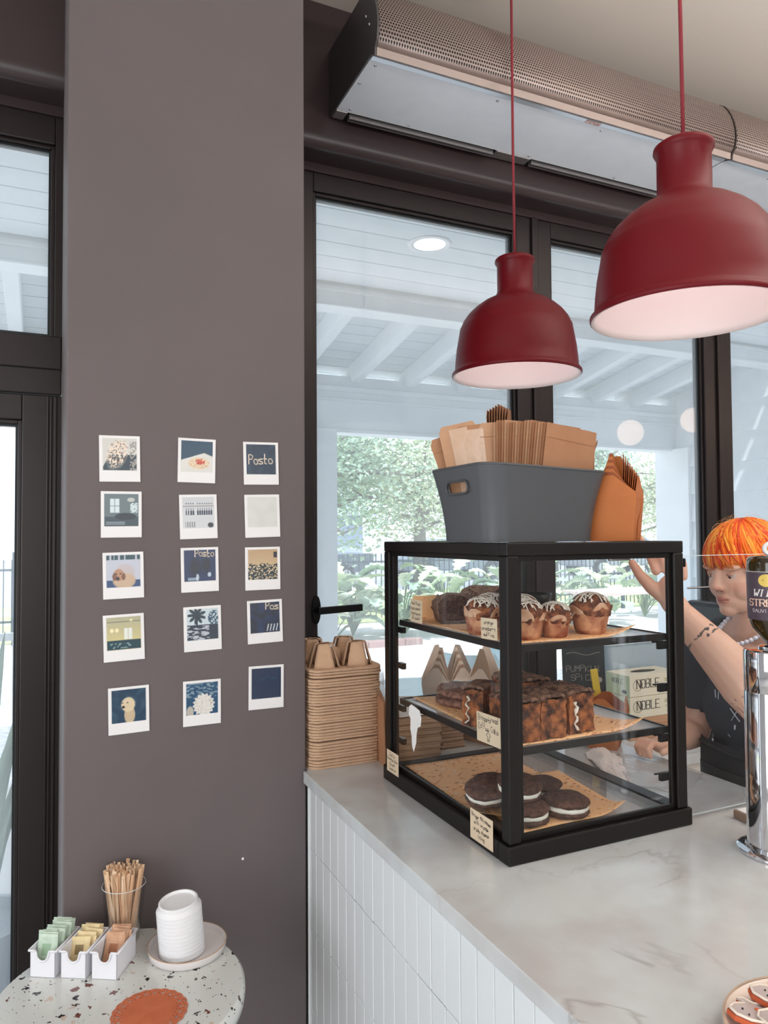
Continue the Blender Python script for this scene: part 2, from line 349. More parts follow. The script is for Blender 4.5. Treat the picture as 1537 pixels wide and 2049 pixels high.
put('warning_sticker', G().box(1.66, 1.72, 1.9262, 1.9425, 3.0585, 3.0595), mat('sticker_red', (205, 150, 145), .5, noise_=(160, .05, (235, 215, 210))), ac)
# ---------------------------------------------------------------- pendants
def pendant(x, y, z, label, sc_=1.):
    t = thing('pendant_lamp', label, 'lamp', (x, y, z), 0, None)
    outer = [(.197, -.004), (.2, -.001), (.2, .006), (.194, .012), (.190, .02), (.188, .05), (.184, .085), (.178, .118), (.173, .148), (.170, .152), (.163, .169), (.148, .19), (.127, .21), (.102, .228), (.078, .24), (.063, .248), (.059, .256), (.0555, .264), (.0555, .345), (.0595, .351), (.0625, .357), (.0615, .364), (.056, .368), (.02, .369), (.0, .369)]
    inner = [(.197, -.004), (.1915, -.003), (.188, .01), (.184, .05), (.18, .085), (.174, .118), (.168, .147), (.158, .167), (.143, .187), (.122, .206), (.098, .223), (.072, .236), (.05, .246), (.0, .25)]
    put('lamp_shade', G().lathe(outer, 64), mat('red_silicone', (106, 14, 24), .42, bump=(220, .15, .0006), spec=.25), t, auto=50, fix=True)
    put('shade_lining', G().lathe(inner, 64), mat('white_lining', (246, 232, 230), .5), t, smooth=True)
    put('bulb', G().lathe([(0, .07), (.02, .073), (.034, .088), (.04, .11), (.036, .132), (.022, .16), (.015, .18), (.014, .245), (0, .245)], 24), mat('bulb_glow', (255, 245, 235), .4, emit=((255, 246, 248), 4)), t, smooth=True)
    put('cord', G().tube([(0, 0, .365), (-.002, 0, .7), (-.001, 0, 3.43-z)], .0042, 8), mat('red_fabric_cord', (140, 45, 55), .8, bump=(900, .5, .001)), t, smooth=True)
    t.scale = (sc_,)*3
    put('ceiling_cup', G().lathe([(0, 3.41-z), (.05, 3.41-z), (.055, 3.45-z), (0, 3.45-z)], 32), MATS['red_silicone'], t)
    return t
pendant(1.2985, 1.846, 2.136, 'smaller looking matte red pendant lamp hanging above the paper bags in the bin', .98)
pendant(1.238, 1.134, 2.117, 'nearer matte red pendant lamp at the upper right, cut by the frame')
for k, (x, y, label) in enumerate(((4.135, .5, 'left'), (4.81, .5, 'right'))):
    t = thing('globe_lamp', 'round glowing globe pendant deep in the room, %s of two' % label, 'lamp', (x, y, 2.44 if k == 0 else 2.58))
    put('globe', G().ball((0, 0, 0), .10, None, 32, 20), mat('globe_glow', (255, 240, 225), .4, emit=((255, 215, 185), 11)), t, smooth=True)
    put('rod', G().tube([(0, 0, .10), (0, 0, 1.01 if k == 0 else .87)], .006, 8), MATS['black_metal'], t)
# ---------------------------------------------------------------- porch outside
st('floor.001', G().box(-12, 30, 2.46, 5.9, -.14, -.02), mat('porch_floor', (236, 234, 232), .7, noise_=(6, .2, (224, 222, 221))))
gnd = st('floor.002', G().box(-60, 90, 5.9, 90, -.2, -.06), m_ground)
pc = st('ceiling.001', G().box(-4, 5.9, 2.46, 4.3, 3.23, 3.3), m_white)
m_plank = mat('porch_plank_paint', (228, 233, 236), .6, noise_=(3, .3, (218, 225, 229)), scale3=(.3, 3, 3))
for i in range(10):
    y = 2.548+i*.187
    if y+.18 < 4.32: put('plank', G().box(-4, 5.9, y-.0905, y+.0905, 3.2, 3.225), m_plank, pc, bev=.004)
st('trim_8', G().box(-4, 5.95, 4.22, 4.34, 3.085, 3.24).box(-4, 5.95, 4.20, 4.36, 3.075, 3.09).box(-4, 5.95, 4.19, 4.22, 3.17, 3.2), m_white, bev=.004)
# sloping outer bay: boards lie on rafters that fall to the outer beam
p0, p1 = Vector((0, 4.34, 3.29)), Vector((0, 6.1, 2.965)); sd = (p1-p0).normalized(); ang = math.atan2(sd.z, sd.y)
rf = st('ceiling.002', G().box(-4, 6.3, 0, 1.9, .06, .1, T(p0) @ Rx(ang)), m_white)
for i in range(12): put('plank', G().box(-4, 6.3, i*.15+.003, i*.15+.147, .02, .045, T(p0) @ Rx(ang)), m_plank, rf, bev=.003)
for i in range(18):
    x = -3.3+i*.505+.03
    st('trim_%d' % (10+i), G().box(x, x+.085, .02, 1.5, -.13, .02, T(p0) @ Rx(ang)), m_white, bev=.004)
st('trim_30', G().box(-4, 6.1, 5.6, 5.75, 2.53, 2.97).box(-4, 6.1, 5.57, 5.6, 2.84, 2.88).box(-4, 6.1, 5.585, 5.77, 2.50, 2.53).box(-4, 6.1, 5.58, 5.6, 2.76, 2.78), m_white, bev=.004)
for i, x in enumerate((1.93, -1.9)): st('trim_%d' % (31+i), G().box(x, x+.22, 5.57, 5.79, 0, 2.53).box(x-.02, x+.24, 5.55, 5.81, 0, .2), m_white, bev=.006)
# wing wall with lap siding on the right
ww = st('wall_outside', G().box(5.92, 6.1, 2.46, 5.8, -.1, 3.6), m_white)
for i in range(14): put('siding_board', G().add([(x, y, z) for y in (2.46, 5.38) for x, z in ((5.872, i*.278-.18), (5.92, i*.278-.18), (5.92, i*.278+.1), (5.9, i*.278+.1))], [(0, 1, 2, 3), (7, 6, 5, 4), (0, 3, 7, 4), (0, 4, 5, 1), (3, 2, 6, 7), (1, 5, 6, 2)]), m_plank, ww)
put('corner_board', G().box(5.85, 6.12, 5.38, 5.82, -.1, 2.52), m_white, ww, bev=.004)
t = thing('recessed_light', 'round recessed downlight glowing in the white porch ceiling', 'light', (1.84, 3.39, 3.2))
put('rim', G().lathe([(.085, -.004), (.115, -.006), (.118, 0), (.085, 0)], 40, None, True), mat('white_plastic', (240, 240, 240), .4), t, smooth=True)
put('lens', G().lathe([(0, -.003), (.086, -.003), (.086, 0), (0, 0)], 40), mat('light_lens', (255, 255, 255), .4, emit=((255, 255, 255), 1.6)), t)
# ---------------------------------------------------------------- garden beyond
m_leafs = [mat('leaf_%d' % i, c, .55, noise_=(3, .3, d), spec=.3, trans=0) for i, (c, d) in enumerate((((150, 176, 132), (200, 214, 176)), ((140, 170, 148), (190, 208, 184)), ((184, 200, 166), (226, 232, 204))))]
def big_leaf():
    """lobed leaf, 1 long, in XY bending down in Z"""
    g = G(); pts = []
    n = 11
    for i in range(n+1):
        u = i/n; wd = .38*math.sin(PI*min(1, u*.9+.08))**.7*(1-.45*(i % 2))*(1 if i < n else 0)
        pts.append((u, wd))
    vs = []
    for u, wd in pts:
        z = .25*math.sin(u*2.4)-.3*u*u
        vs += [(u, -wd, z+.08), (u, 0, z), (u, wd, z+.08)]
    fs = []
    for i in range(n):
        a = i*3; fs += [(a, a+1, a+4, a+3), (a+1, a+2, a+5, a+4)]
    g.add(vs, fs); return g
leaf_me = [big_leaf().mesh('leaf', m) for m in m_leafs]
def garden_plant(x, y, sc, nl, label, seed):
    R = random.Random(seed); t = thing('leafy_plant', label, 'plant', (x, y, -.05), 0, 'lush garden plants along the fence')
    gs = G()
    for i in range(nl):
        a = R.uniform(0, 2*PI); e = R.uniform(.15, 1.2); l = R.uniform(.35, .62)*sc; h = R.uniform(.25, .95)*sc; rad = R.uniform(.05, .5)*sc
        b = (rad*math.cos(a), rad*math.sin(a), h); gs.tube([(0, 0, 0), (b[0]*.5, b[1]*.5, h*.7), b], .012, 4)
        o = bpy.data.objects.new('leaf', leaf_me[R.choice((0, 0, 1, 2))]); C.objects.link(o); o.parent = t; o.location = b; o.scale = (l, l, l); o.rotation_euler = (R.uniform(-.3, .3), -e+.5, a)
    st_ = put('stem', gs, mat('stem_green', (110, 130, 84), .6), t); return t
gp = [(3.85, 10.9, .85), (4.75, 11.6, 1.1), (4.3, 11.3, 1.0), (5.4, 11.0, .95), (6.5, 11.5, 1.1), (7.6, 11.2, 1.0), (8.7, 11.5, 1.05), (9.9, 11.2, 1.0), (11.2, 11.5, 1.1), (12.5, 11.3, 1.05), (13.8, 11.6, 1.1), (15.2, 11.4, 1.1), (-1.4, 8.6, .9)]
gl = ['low leafy plant right against the left white column outside', 'leafy plant standing slightly behind, between the column and the case', 'bushy split leaf plant nearest the white column on the left', 'leafy plant just left of the display case corner', 'leafy plant behind the banana bread on the top shelf', 'leafy plant behind the front post of the display case', 'leafy plant seen above the middle muffins', 'leafy plant right of the muffins in the garden bed', 'leafy plant behind the hand beside the case', 'leafy plant near the corner board of the wing wall', 'leafy plant partly hidden by the wing wall', 'leafy plant at the far right end of the garden bed', 'leafy plant beyond the left door']
for i, (x, y, s) in enumerate(gp): garden_plant(x, y, s, 26, gl[i], i)
kb = thing('garden_kerb', 'low brick red kerb edging the planted bed', 'kerb', (0, 0, 0))
for i in range(7): put('brick', G().box(3.2+i*.31, 3.5+i*.31, 10.2, 10.35, -.08, .04), mat('kerb_brick', (168, 134, 128), .8), kb, bev=.01)
# black picket fence
fe = thing('picket_fence', 'black metal picket fence behind the garden plants', 'fence', (0, 0, 0))
m_fence = mat('fence_black', (70, 82, 92), .5, .3)
for z in (.3, 1.12): put('rail', G().box(-8, 26, 13.0, 13.03, z, z+.035), m_fence, fe)
for i in range(14): put('post', G().box(-8+i*2.5, -7.94+i*2.5, 12.98, 13.05, -.1, 1.42), m_fence, fe)
gk = G()
for i in range(290): gk.box(-8+i*.117, -7.984+i*.117, 13.0, 13.02, .05, 1.3)
put('pickets', gk, m_fence, fe, kind='stuff')
# lawn strip and road
st('floor.003', G().box(-60, 90, 13.2, 20, -.1, -.04), mat('lawn', (172, 190, 120), .9, noise_=(2, .2, (205, 214, 160)), bump=(20, .6, .03)))
st('floor.004', G().box(-60, 90, 20, 60, -.1, -.03), mat('asphalt', (160, 162, 168), .9))
# trees
def tree(name, x, y, h, R_, nleaf, label, seed, cz=None, mi=0, lean=0.):
    R = random.Random(seed); t = thing(name, label, 'tree', (x, y, -.1)); g = G()
    tips = []
    g.tube([(0, 0, 0), (lean*.3, 0, h*.3), (lean, 0, h*.55)], [.2, .17, .13], 8)
    for k in range(26):
        a = R.uniform(0, 2*PI); el = R.uniform(-.25, 1.0); l = R_*R.uniform(.6, 1.0)
        s0 = Vector((lean*.8, 0, h*R.uniform(.35, .6))); e = s0+Vector((math.cos(a)*math.cos(el), math.sin(a)*math.cos(el), math.sin(el)*.8))*l
        mdl = (s0+e)/2+Vector((R.uniform(-.3, .3), R.uniform(-.3, .3), R.uniform(0, .4)))
        g.tube([s0, mdl, e], [.07, .045, .015], 5); tips += [mdl, e, (mdl+e)/2]
        for q in range(3):
            f = mdl.lerp(e, R.random()); d = f+Vector((R.uniform(-.7, .7), R.uniform(-.7, .7), R.uniform(-.6, .5)))
            g.tube([f, d], [.02, .008], 4); tips.append(d)
    put('trunk', g, mat('bark', (128, 120, 112), .9, bump=(20, .5, .01)), t)
    lv = G()
    for i in range(nleaf):
        c = R.choice(tips)+Vector((R.gauss(0, .42), R.gauss(0, .42), R.gauss(0, .34))); s = R.uniform(.035, .085)
        a = Vector((R.uniform(-1, 1), R.uniform(-1, 1), R.uniform(-.6, .6))).normalized(); b = a.orthogonal().normalized(); b.rotate(Matrix.Rotation(R.uniform(0, 6), 3, a))
        lv.add([c-a*s, c+b*s*.5, c+a*s, c-b*s*.5], [(0, 1, 2, 3)])
    put('foliage', lv, m_leafs[mi], t, kind='stuff', fix=False)
tree('oak_tree', 5.2, 15.5, 5.4, 2.7, 15000, 'pale green spreading oak behind the fence, left of the paper bags', 3, mi=1)
tree('oak_tree', 8.6, 16.5, 5.2, 2.8, 12000, 'oak tree behind the fence hidden partly by the grey bin', 5, mi=2)
tree('oak_tree', 13.5, 17.5, 5.6, 2.8, 14000, 'oak tree behind the fence right of the kraft takeout boxes', 8, mi=1)
tree('oak_tree', 18.6, 17.0, 5.0, 2.8, 9000, 'bushy tree behind the fence beside the wing wall', 9, mi=2)
tree('oak_tree', -4.5, 19, 6, 2.6, 5000, 'tree standing beyond the left door', 12, mi=1)
# parked cars and a house across the road
def car(x, y, rz, col, label, kind):
    t = thing(kind, label, 'car', (x, y, 0), rz); m = mat('car_paint_'+str(col), col, .3, .3, coat=.6)
    prof = [(-2.2, .45), (-2.25, .8), (-2.1, .98), (-1.3, 1.05), (-.75, 1.52), (.9, 1.58), (1.7, 1.1), (2.2, 1.0), (2.25, .5), (2.1, .35), (-2.1, .35)] if kind == 'suv' else [(-2.5, .5), (-2.55, .95), (-1.2, 1.05), (-.6, 1.62), (.6, 1.65), (.8, 1.05), (2.5, 1.05), (2.5, .45), (-2.4, .38)]
    put('body', G().prism(prof, -.85, .85, Rx(PI/2)), m, t, bev=.05)
    win = [(-1.1, 1.08), (-.68, 1.45), (.85, 1.5), (1.35, 1.12)] if kind == 'suv' else [(-1.0, 1.1), (-.52, 1.55), (.5, 1.57), (.6, 1.1)]
    put('side_window', G().prism(win, -.87, .87, Rx(PI/2)), mat('car_glass', (60, 70, 82), .1), t)
    for sx in (-1.4, 1.4):
        for sy in (-.82, .82):
            wv = put('wheel', G().lathe([(0, -.1), (.2, -.11), (.33, -.1), (.36, -.05), (.36, .05), (.33, .1), (.2, .11), (0, .1)], 20, Rx(PI/2)), mat('tyre', (48, 50, 54), .8), t, loc=(sx, sy, .33))
            put('hubcap', G().lathe([(0, .12), (.16, .12), (.2, .1)], 16, Rx(PI/2 if sy < 0 else -PI/2)), MATS['steel'], wv)
car(7.6, 23.5, 0.1, (92, 104, 118), 'dark grey pickup truck parked beyond the fence on the left', 'pickup_truck')
car(13.8, 24.2, .05, (128, 142, 156), 'blue grey family car parked beyond the fence, right of the pickup', 'suv')
car(21.5, 23.8, 0, (150, 156, 164), 'pale grey car parked far beyond the fence, behind the muffins', 'suv')
hs = thing('house', 'pale blue grey house with a gabled roof beyond the fence', 'house', (8.2, 34, 0))
put('wall', G().box(-5, 5, -3, 3, 0, 2.6), mat('house_wall', (176, 188, 206), .8), hs)
put('roof', G().prism([(-3.6, 2.55), (0, 4.3), (3.6, 2.55)], -5.5, 5.5, Rz(PI/2) @ Rx(PI/2)), mat('house_roof', (150, 158, 172), .8), hs)
for x in (-3.5, -1, 2): put('window', G().box(x, x+1, -3.05, -2.98, .9, 2.0), MATS['car_glass'], hs)
# ---------------------------------------------------------------- patio furniture
m_shell = mat('pale_blue_plastic', (168, 200, 208), .4)
def shell_chair():
    t = thing('shell_chair', 'x', 'chair', (0, 0, 0), 0, 'pale blue shell chairs on the porch')
    def fn(u, v):
        a = (u-.5)*2; s = v
        if s < .5: y = -.22+s*.8; z = .45-.03*math.sin(s*2*PI)+.09*abs(a)**2.4
        else: q = (s-.5)*2; y = .18+.1*q-.05*abs(a)**2*q; z = .45+.42*q**1.1+.09*abs(a)**2.4*(1-q)
        wdt = .24*(1-.25*max(0, (s-.7)/.3)**2)*(1 if s > .06 else .9)
        return (a*wdt, y-.06*abs(a)**2*(1 if s > .5 else 0), z)
    put('shell', G().sheet(fn, 10, 18), m_shell, t, smooth=True, solid=.008)
    for sx in (-1, 1):
        for sy in (-1, 1): put('leg', G().tube([(sx*.1, sy*.08, .43), (sx*.2, sy*.2, 0)], .012, 8), MATS['steel'], t)
    return t
sc = shell_chair(); sc.location = (3.15, 5.1, -.02); sc.rotation_euler = (0, 0, -1.9); sc['label'] = 'pale blue shell chair on the porch seen through the case, left'
dup(sc, (2.72, 4.42, -.02), 2.4, 'pale blue shell chair at the porch table behind the tray stack')
dup(sc, (5.35, 4.2, -.02), .6, 'pale blue shell chair near the wing wall on the porch')
def round_top(x, y, r, z, label, m):
    t = thing('patio_table', label, 'table', (x, y, -.02))
    put('tabletop', G().lathe([(0, z-.03), (r-.01, z-.03), (r, z-.02), (r, z-.008), (r-.006, z), (0, z)], 40), m, t)
    put('column', G().tube([(0, 0, .03), (0, 0, z-.03)], .035, 16), MATS['steel'], t); put('base', G().lathe([(0, 0), (.24, 0), (.24, .012), (.04, .03), (0, .03)], 28), MATS['steel'], t)
round_top(2.05, 3.9, .42, .74, 'pale blue grey round porch table behind the tray stack', m_shell)
round_top(4.5, 4.6, .4, .74, 'white round porch table near the wing wall', MATS['white_plastic'])
pt = thing('picnic_table', 'long pale wooden patio table before the garden bed', 'table', (7.9, 8.2, -.06))
for k in range(5): put('plank', G().box(-1.1, 1.1, -.38+k*.155, -.235+k*.155, .86, .9), mat('pale_wood', (214, 196, 186), .7, noise_=(4, .2, (196, 176, 166)), scale3=(.5, 8, 8)), pt, bev=.004)
for x in (-.95, .88):
    for y in (-.33, .27): put('leg', G().box(x, x+.07, y, y+.07, 0, .86), MATS['pale_wood'], pt)
pl = thing('planter', 'grey square planter pot on the wooden patio table', 'planter', (8.75, 8.2, .84))
put('pot', G().add([(-.13, -.13, 0), (.13, -.13, 0), (.13, .13, 0), (-.13, .13, 0), (-.17, -.17, .3), (.17, -.17, .3), (.17, .17, .3), (-.17, .17, .3)], [(3, 2, 1, 0), (0, 1, 5, 4), (1, 2, 6, 5), (2, 3, 7, 6), (3, 0, 4, 7)]), mat('grey_pot', (182, 190, 198), .6), pl, solid=.012)
put('soil', G().box(-.15, .15, -.15, .15, .24, .26), mat('soil', (110, 96, 84), .9), pl)
# agave and low chairs beyond the left door
ag = thing('agave_plant', 'tall pale green sword leaf plant outside the left door', 'plant', (-.22, 2.95, -.02))
for k in range(14):
    a = k*2.4; ln = .7+.35*random.random()
    put('leaf', G().sheet(lambda u, v: ((u-.5)*.09*(1-v)**.6*math.cos(a)-(.05+.28*v*v)*math.sin(a), (u-.5)*.09*(1-v)**.6*math.sin(a)+(.05+.28*v*v)*math.cos(a), .3+ln*v+.02*abs(u-.5)), 2, 8), m_leafs[1], ag, smooth=True, solid=.004)
put('pot', G().lathe([(0, 0), (.15, 0), (.19, .34), (.17, .34), (.16, .3), (0, .3)], 28), MATS['grey_pot'], ag)
rl = thing('porch_railing', 'pale porch railing with thin bars beyond the left door', 'railing', (0, 0, 0))
for z in (.95, .12): put('rail', G().box(-3.5, -.05, 5.6, 5.65, z, z+.05), m_white, rl)
for k in range(28): put('baluster', G().box(-3.45+k*.12, -3.43+k*.12, 5.61, 5.63, .15, .97), m_white, rl)
# ---------------------------------------------------------------- bar counter
m_tile = mat('white_tile', (226, 230, 232), .18, coat=.3)
m_grout = mat('grout', (186, 182, 182), .9)
CT = 1.0644
cb = thing('bar_counter', 'tall bar counter clad in narrow upright white tiles', 'counter', (0, 0, 0))
put('carcass', G().box(.606, 1.40, -1.2, 2.36, 0, 1.034), m_grout, cb)
tm = [G().box(0, .0465, 0, 1, 0, 1)]
tile_me = {}
k = 0
rows = [(1.034, .8745)]+[(.8725-i*.193, .8725-i*.193-.191) for i in range(5)]
for zi, (zt, zb) in enumerate(rows):
    zb = max(zb, .002)
    if zt < .02: continue
    me = G().box(-.006, 0, 0, .0466, 0, zt-zb).mesh('tile', m_tile); fixn(me)
    b = bmesh.new(); b.from_mesh(me); bmesh.ops.bevel(b, geom=[e for e in b.edges], offset=.0012, segments=1, affect='EDGES'); b.to_mesh(me); b.free()
    for j in range(49):
        o = bpy.data.objects.new('tile', me); C.objects.link(o); o.parent = cb; o.location = (.606+random.uniform(-.0004, .0004), 1.709-j*.0488, zb)
put('corner_bead', G().box(.596, .604, 1.757, 1.76, 0, 1.034), m_white, cb)
# marble worktop
m_marble = mat('marble', (214, 205, 202), .16, coat=.2)
nt = m_marble.node_tree; N = nt.nodes; L = nt.links; B = N['Principled BSDF']
t = N.new('ShaderNodeTexCoord'); n1 = N.new('ShaderNodeTexNoise'); n1.inputs['Scale'].default_value = 2.6; n1.inputs['Detail'].default_value = 5; n1.inputs['Distortion'].default_value = .5; L.new(t.outputs['Object'], n1.inputs[0])
v = mth('ABSOLUTE', mth('SUBTRACT', n1.outputs[0], .5)); r1 = N.new('ShaderNodeValToRGB'); L.new(v, r1.inputs[0])
r1.color_ramp.elements[0].position = 0; r1.color_ramp.elements[0].color = lin((196, 184, 178))+(1,); r1.color_ramp.elements[1].position = .010; r1.color_ramp.elements[1].color = (1, 1, 1, 1)
n2 = N.new('ShaderNodeTexNoise'); n2.inputs['Scale'].default_value = 7; n2.inputs['Detail'].default_value = 10; L.new(t.outputs['Object'], n2.inputs[0])
r2_ = N.new('ShaderNodeValToRGB'); L.new(n2.outputs[0], r2_.inputs[0]); r2_.color_ramp.elements[0].position = .35; r2_.color_ramp.elements[0].color = lin((194, 193, 193))+(1,); r2_.color_ramp.elements[1].position = .62; r2_.color_ramp.elements[1].color = lin((208, 214, 216))+(1,)
n3 = N.new('ShaderNodeTexNoise'); n3.inputs['Scale'].default_value = 3.3; L.new(t.outputs['Object'], n3.inputs[0]); msk = mth('MINIMUM', mth('MAXIMUM', mth('MULTIPLY', mth('SUBTRACT', n3.outputs[0], .42), 7), 0), 1)
mx = N.new('ShaderNodeMix'); mx.data_type = 'RGBA'; mx.blend_type = 'MULTIPLY'; L.new(mth('MULTIPLY', msk, .55), mx.inputs[0]); L.new(r2_.outputs[0], mx.inputs[6]); L.new(r1.outputs[0], mx.inputs[7]); L.new(mx.outputs[2], B.inputs['Base Color'])
wt = thing('countertop', 'pale veined marble countertop running along the bar to the window', 'countertop', (0, 0, 0))
put('slab', G().box(.5835, 1.466, -1.2, 1.756, 1.0354, CT).box(.596, 1.466, 1.756, 2.38, 1.0354, CT), m_marble, wt, bev=.0015)
# back counter below the windows
bk = thing('back_counter', 'pale back counter along the window behind the barista', 'counter', (0, 0, 0))
put('carcass', G().box(1.56, 4.6, 1.90, 2.36, 0, .85), mat('cream_panel', (222, 212, 204), .5), bk)
put('worktop', G().box(1.54, 4.6, 1.88, 2.375, .85, .885), m_marble, bk, bev=.002)
# ---------------------------------------------------------------- display case
m_case = mat('case_black_metal', (13, 7, 5), .42, .2, bump=(120, .1, .0006))
m_cglass = glass('case_glass', (254, 255, 255), refl=.7)
dc = thing('display_case', 'black metal framed glass pastry display case on the marble counter', 'display case', (0, 0, 0))
X0, X1, Y0, Y1, Z0, Z1 = .748, 1.178, 1.10, 1.625, CT, 1.635
a = .026
put('base_rail', G().box(X0-.006, X1+.006, Y0-.006, Y0+.03, Z0, Z0+.034).box(X0-.006, X0+.03, Y0+.03, Y1, Z0, Z0+.034).box(X1-.03, X1+.006, Y0+.03, Y1, Z0, Z0+.034).box(X0+.03, X1-.03, Y1-.03, Y1, Z0, Z0+.034), m_case, dc, bev=.003)
for x in (X0, X1-a):
    for y in (Y0, Y1-a): put('post', G().box(x, x+a, y, y+a, Z0+.034, Z1-.024), m_case, dc, bev=.0025)
put('top_frame', G().box(X0, X1, Y0, Y0+a, Z1-.024, Z1).box(X0, X0+a, Y0+a, Y1, Z1-.024, Z1).box(X1-a, X1, Y0+a, Y1, Z1-.024, Z1).box(X0+a, X1-a, Y1-a, Y1, Z1-.024, Z1), m_case, dc, bev=.002)
put('top_glass', G().box(X0+a-.004, X1-a+.004, Y0+a-.004, Y1-a+.004, Z1-.007, Z1-.001), m_cglass, dc)
def inner(n, fx, b=.009):
    """slim inner frame on one face; fx maps (u,v) to a box"""
    pass
b = .010
zb, zt = Z0+.034, Z1-.024
put('inner_frame', G().box(X0+a, X1-a, Y0+.007, Y0+.014, zb, zb+b).box(X0+a, X1-a, Y0+.007, Y0+.014, zt-b, zt).box(X0+a, X0+a+b, Y0+.007, Y0+.014, zb+b, zt-b).box(X1-a-b, X1-a, Y0+.007, Y0+.014, zb+b, zt-b), m_case, dc, bev=.001)
put('inner_frame', G().box(X0+.007, X0+.014, Y0+a, Y1-a, zb, zb+b).box(X0+.007, X0+.014, Y0+a, Y1-a, zt-b, zt).box(X0+.007, X0+.014, Y0+a, Y0+a+b, zb+b, zt-b).box(X0+.007, X0+.014, Y1-a-b, Y1-a, zb+b, zt-b), m_case, dc, bev=.001)
put('glass_pane', G().box(X0+a+.002, X1-a-.002, Y0+.009, Y0+.012, zb+.002, zt-.002), m_cglass, dc)
put('glass_pane', G().box(X0+.009, X0+.012, Y0+a+.002, Y1-a-.002, zb+.002, zt-.002), m_cglass, dc)
put('glass_pane', G().box(X0+a+.002, X1-a-.002, Y1-.012, Y1-.009, zb+.002, zt-.002), m_cglass, dc)
put('magnet_plate', G().box(1.0, 1.05, Y0+.014, Y0+.022, zt-.014, zt-.004), MATS['steel'], dc, bev=.001)
# open clear door swung to the staff side, on its clips
put('open_door', G().box(X1+.014, X1+.40, 1.118, 1.122, 1.072, 1.603), glass('acrylic_pane', (252, 254, 255), refl=.5), dc)
m_edge = mat('acrylic_edge', (225, 238, 240), .2, emit=None)
put('door_edge', G().box(X1+.014, X1+.40, 1.1185, 1.1215, 1.603, 1.6042).box(X1+.014, X1+.40, 1.1185, 1.1215, 1.0708, 1.072), m_edge, dc)
for z in (1.59, 1.085): put('door_clip', G().box(X1+.002, X1+.016, 1.108, 1.13, z-.009, z+.009), MATS['black_metal'], dc, bev=.002)
for z in (1.433, 1.347, 1.246, 1.168, 1.09):
    put('shelf_peg', G().box(X1-.048, X1-.024, Y0+.022, Y0+.03, z-.018, z-.002).box(X1-.062, X1-.036, Y0+.024, Y0+.028, z-.004, z-.001), MATS['black_metal'], dc)
    put('shelf_peg', G().box(X0+.026, X0+.036, Y1-.045, Y1-.02, z-.018, z-.004), MATS['black_metal'], dc)
for nm, z in (('upper', 1.446), ('lower', 1.259)):
    s = put('shelf', G().box(.772, 1.148, 1.118, 1.124, z-.0125, z+.001).box(.772, 1.148, 1.586, 1.592, z-.0125, z+.001).box(.772, .778, 1.124, 1.586, z-.0125, z+.001).box(1.142, 1.148, 1.124, 1.586, z-.0125, z+.001), m_case, dc, bev=.001)
    put('shelf_plate', G().box(.778, 1.142, 1.124, 1.586, z-.007, z-.001), glass('shelf_acrylic', (255, 255, 255), veil=.42, refl=1., dmix=.35), s)
put('added_base_panel', G().box(X0+.03, X1-.03, Y0+.03, Y1-.03, Z0+.004, Z0+.007), mat('shelf_white_plastic', (238, 240, 242), .25), dc)  # white panel added beneath the tray to brighten the case floor
put('floor_tray', G().box(.779, 1.147, 1.131, 1.594, 1.075, 1.083).box(.781, 1.145, 1.133, 1.592, 1.088, 1.096), glass('tray_acrylic', (252, 248, 246), veil=.10, refl=.8, dmix=.9), dc)
# liner papers
def paper_mat(name, base, marks, dens):
    m = mat(name, base, .7); nt = m.node_tree; N = nt.nodes; L = nt.links
    t = N.new('ShaderNodeTexCoord'); p = N.new('ShaderNodeMapping'); p.inputs['Scale'].default_value = (1, 2.1, 1); p.inputs['Rotation'].default_value = (0, 0, .5); L.new(t.outputs['Object'], p.inputs[0])
    n = N.new('ShaderNodeTexNoise'); n.inputs['Scale'].default_value = 160; L.new(p.outputs[0], n.inputs[0])
    ad = N.new('ShaderNodeMix'); ad.data_type = 'VECTOR'; ad.inputs[0].default_value = .012; L.new(p.outputs[0], ad.inputs[4]); L.new(n.outputs['Color'], ad.inputs[5])
    v = N.new('ShaderNodeTexVoronoi'); v.inputs['Scale'].default_value = dens; L.new(ad.outputs[1], v.inputs['Vector'])
    s = N.new('ShaderNodeSeparateColor'); L.new(v.outputs['Color'], s.inputs[0])
    on = N.new('ShaderNodeMath'); on.operation = 'LESS_THAN'; L.new(v.outputs['Distance'], on.inputs[0])
    q = N.new('ShaderNodeMath'); q.operation = 'MULTIPLY'; q.inputs[1].default_value = .42; L.new(s.outputs[0], q.inputs[0]); L.new(q.outputs[0], on.inputs[1])
    r = N.new('ShaderNodeValToRGB'); r.color_ramp.interpolation = 'CONSTANT'; L.new(s.outputs[1], r.inputs[0])
    for i, c in enumerate(marks):
        e = r.color_ramp.elements[i] if i < 2 else r.color_ramp.elements.new(i/len(marks))
        e.position = i/len(marks); e.color = lin(c)+(1,)
    x = N.new('ShaderNodeMix'); x.data_type = 'RGBA'; x.inputs[6].default_value = lin(base)+(1,); L.new(on.outputs[0], x.inputs[0]); L.new(r.outputs[0], x.inputs[7]); L.new(x.outputs[2], N['Principled BSDF'].inputs['Base Color'])
    return m
m_op = paper_mat('autumn_paper', (255, 200, 146), [(190, 90, 60), (140, 70, 46), (246, 232, 220), (214, 130, 70)], 75)
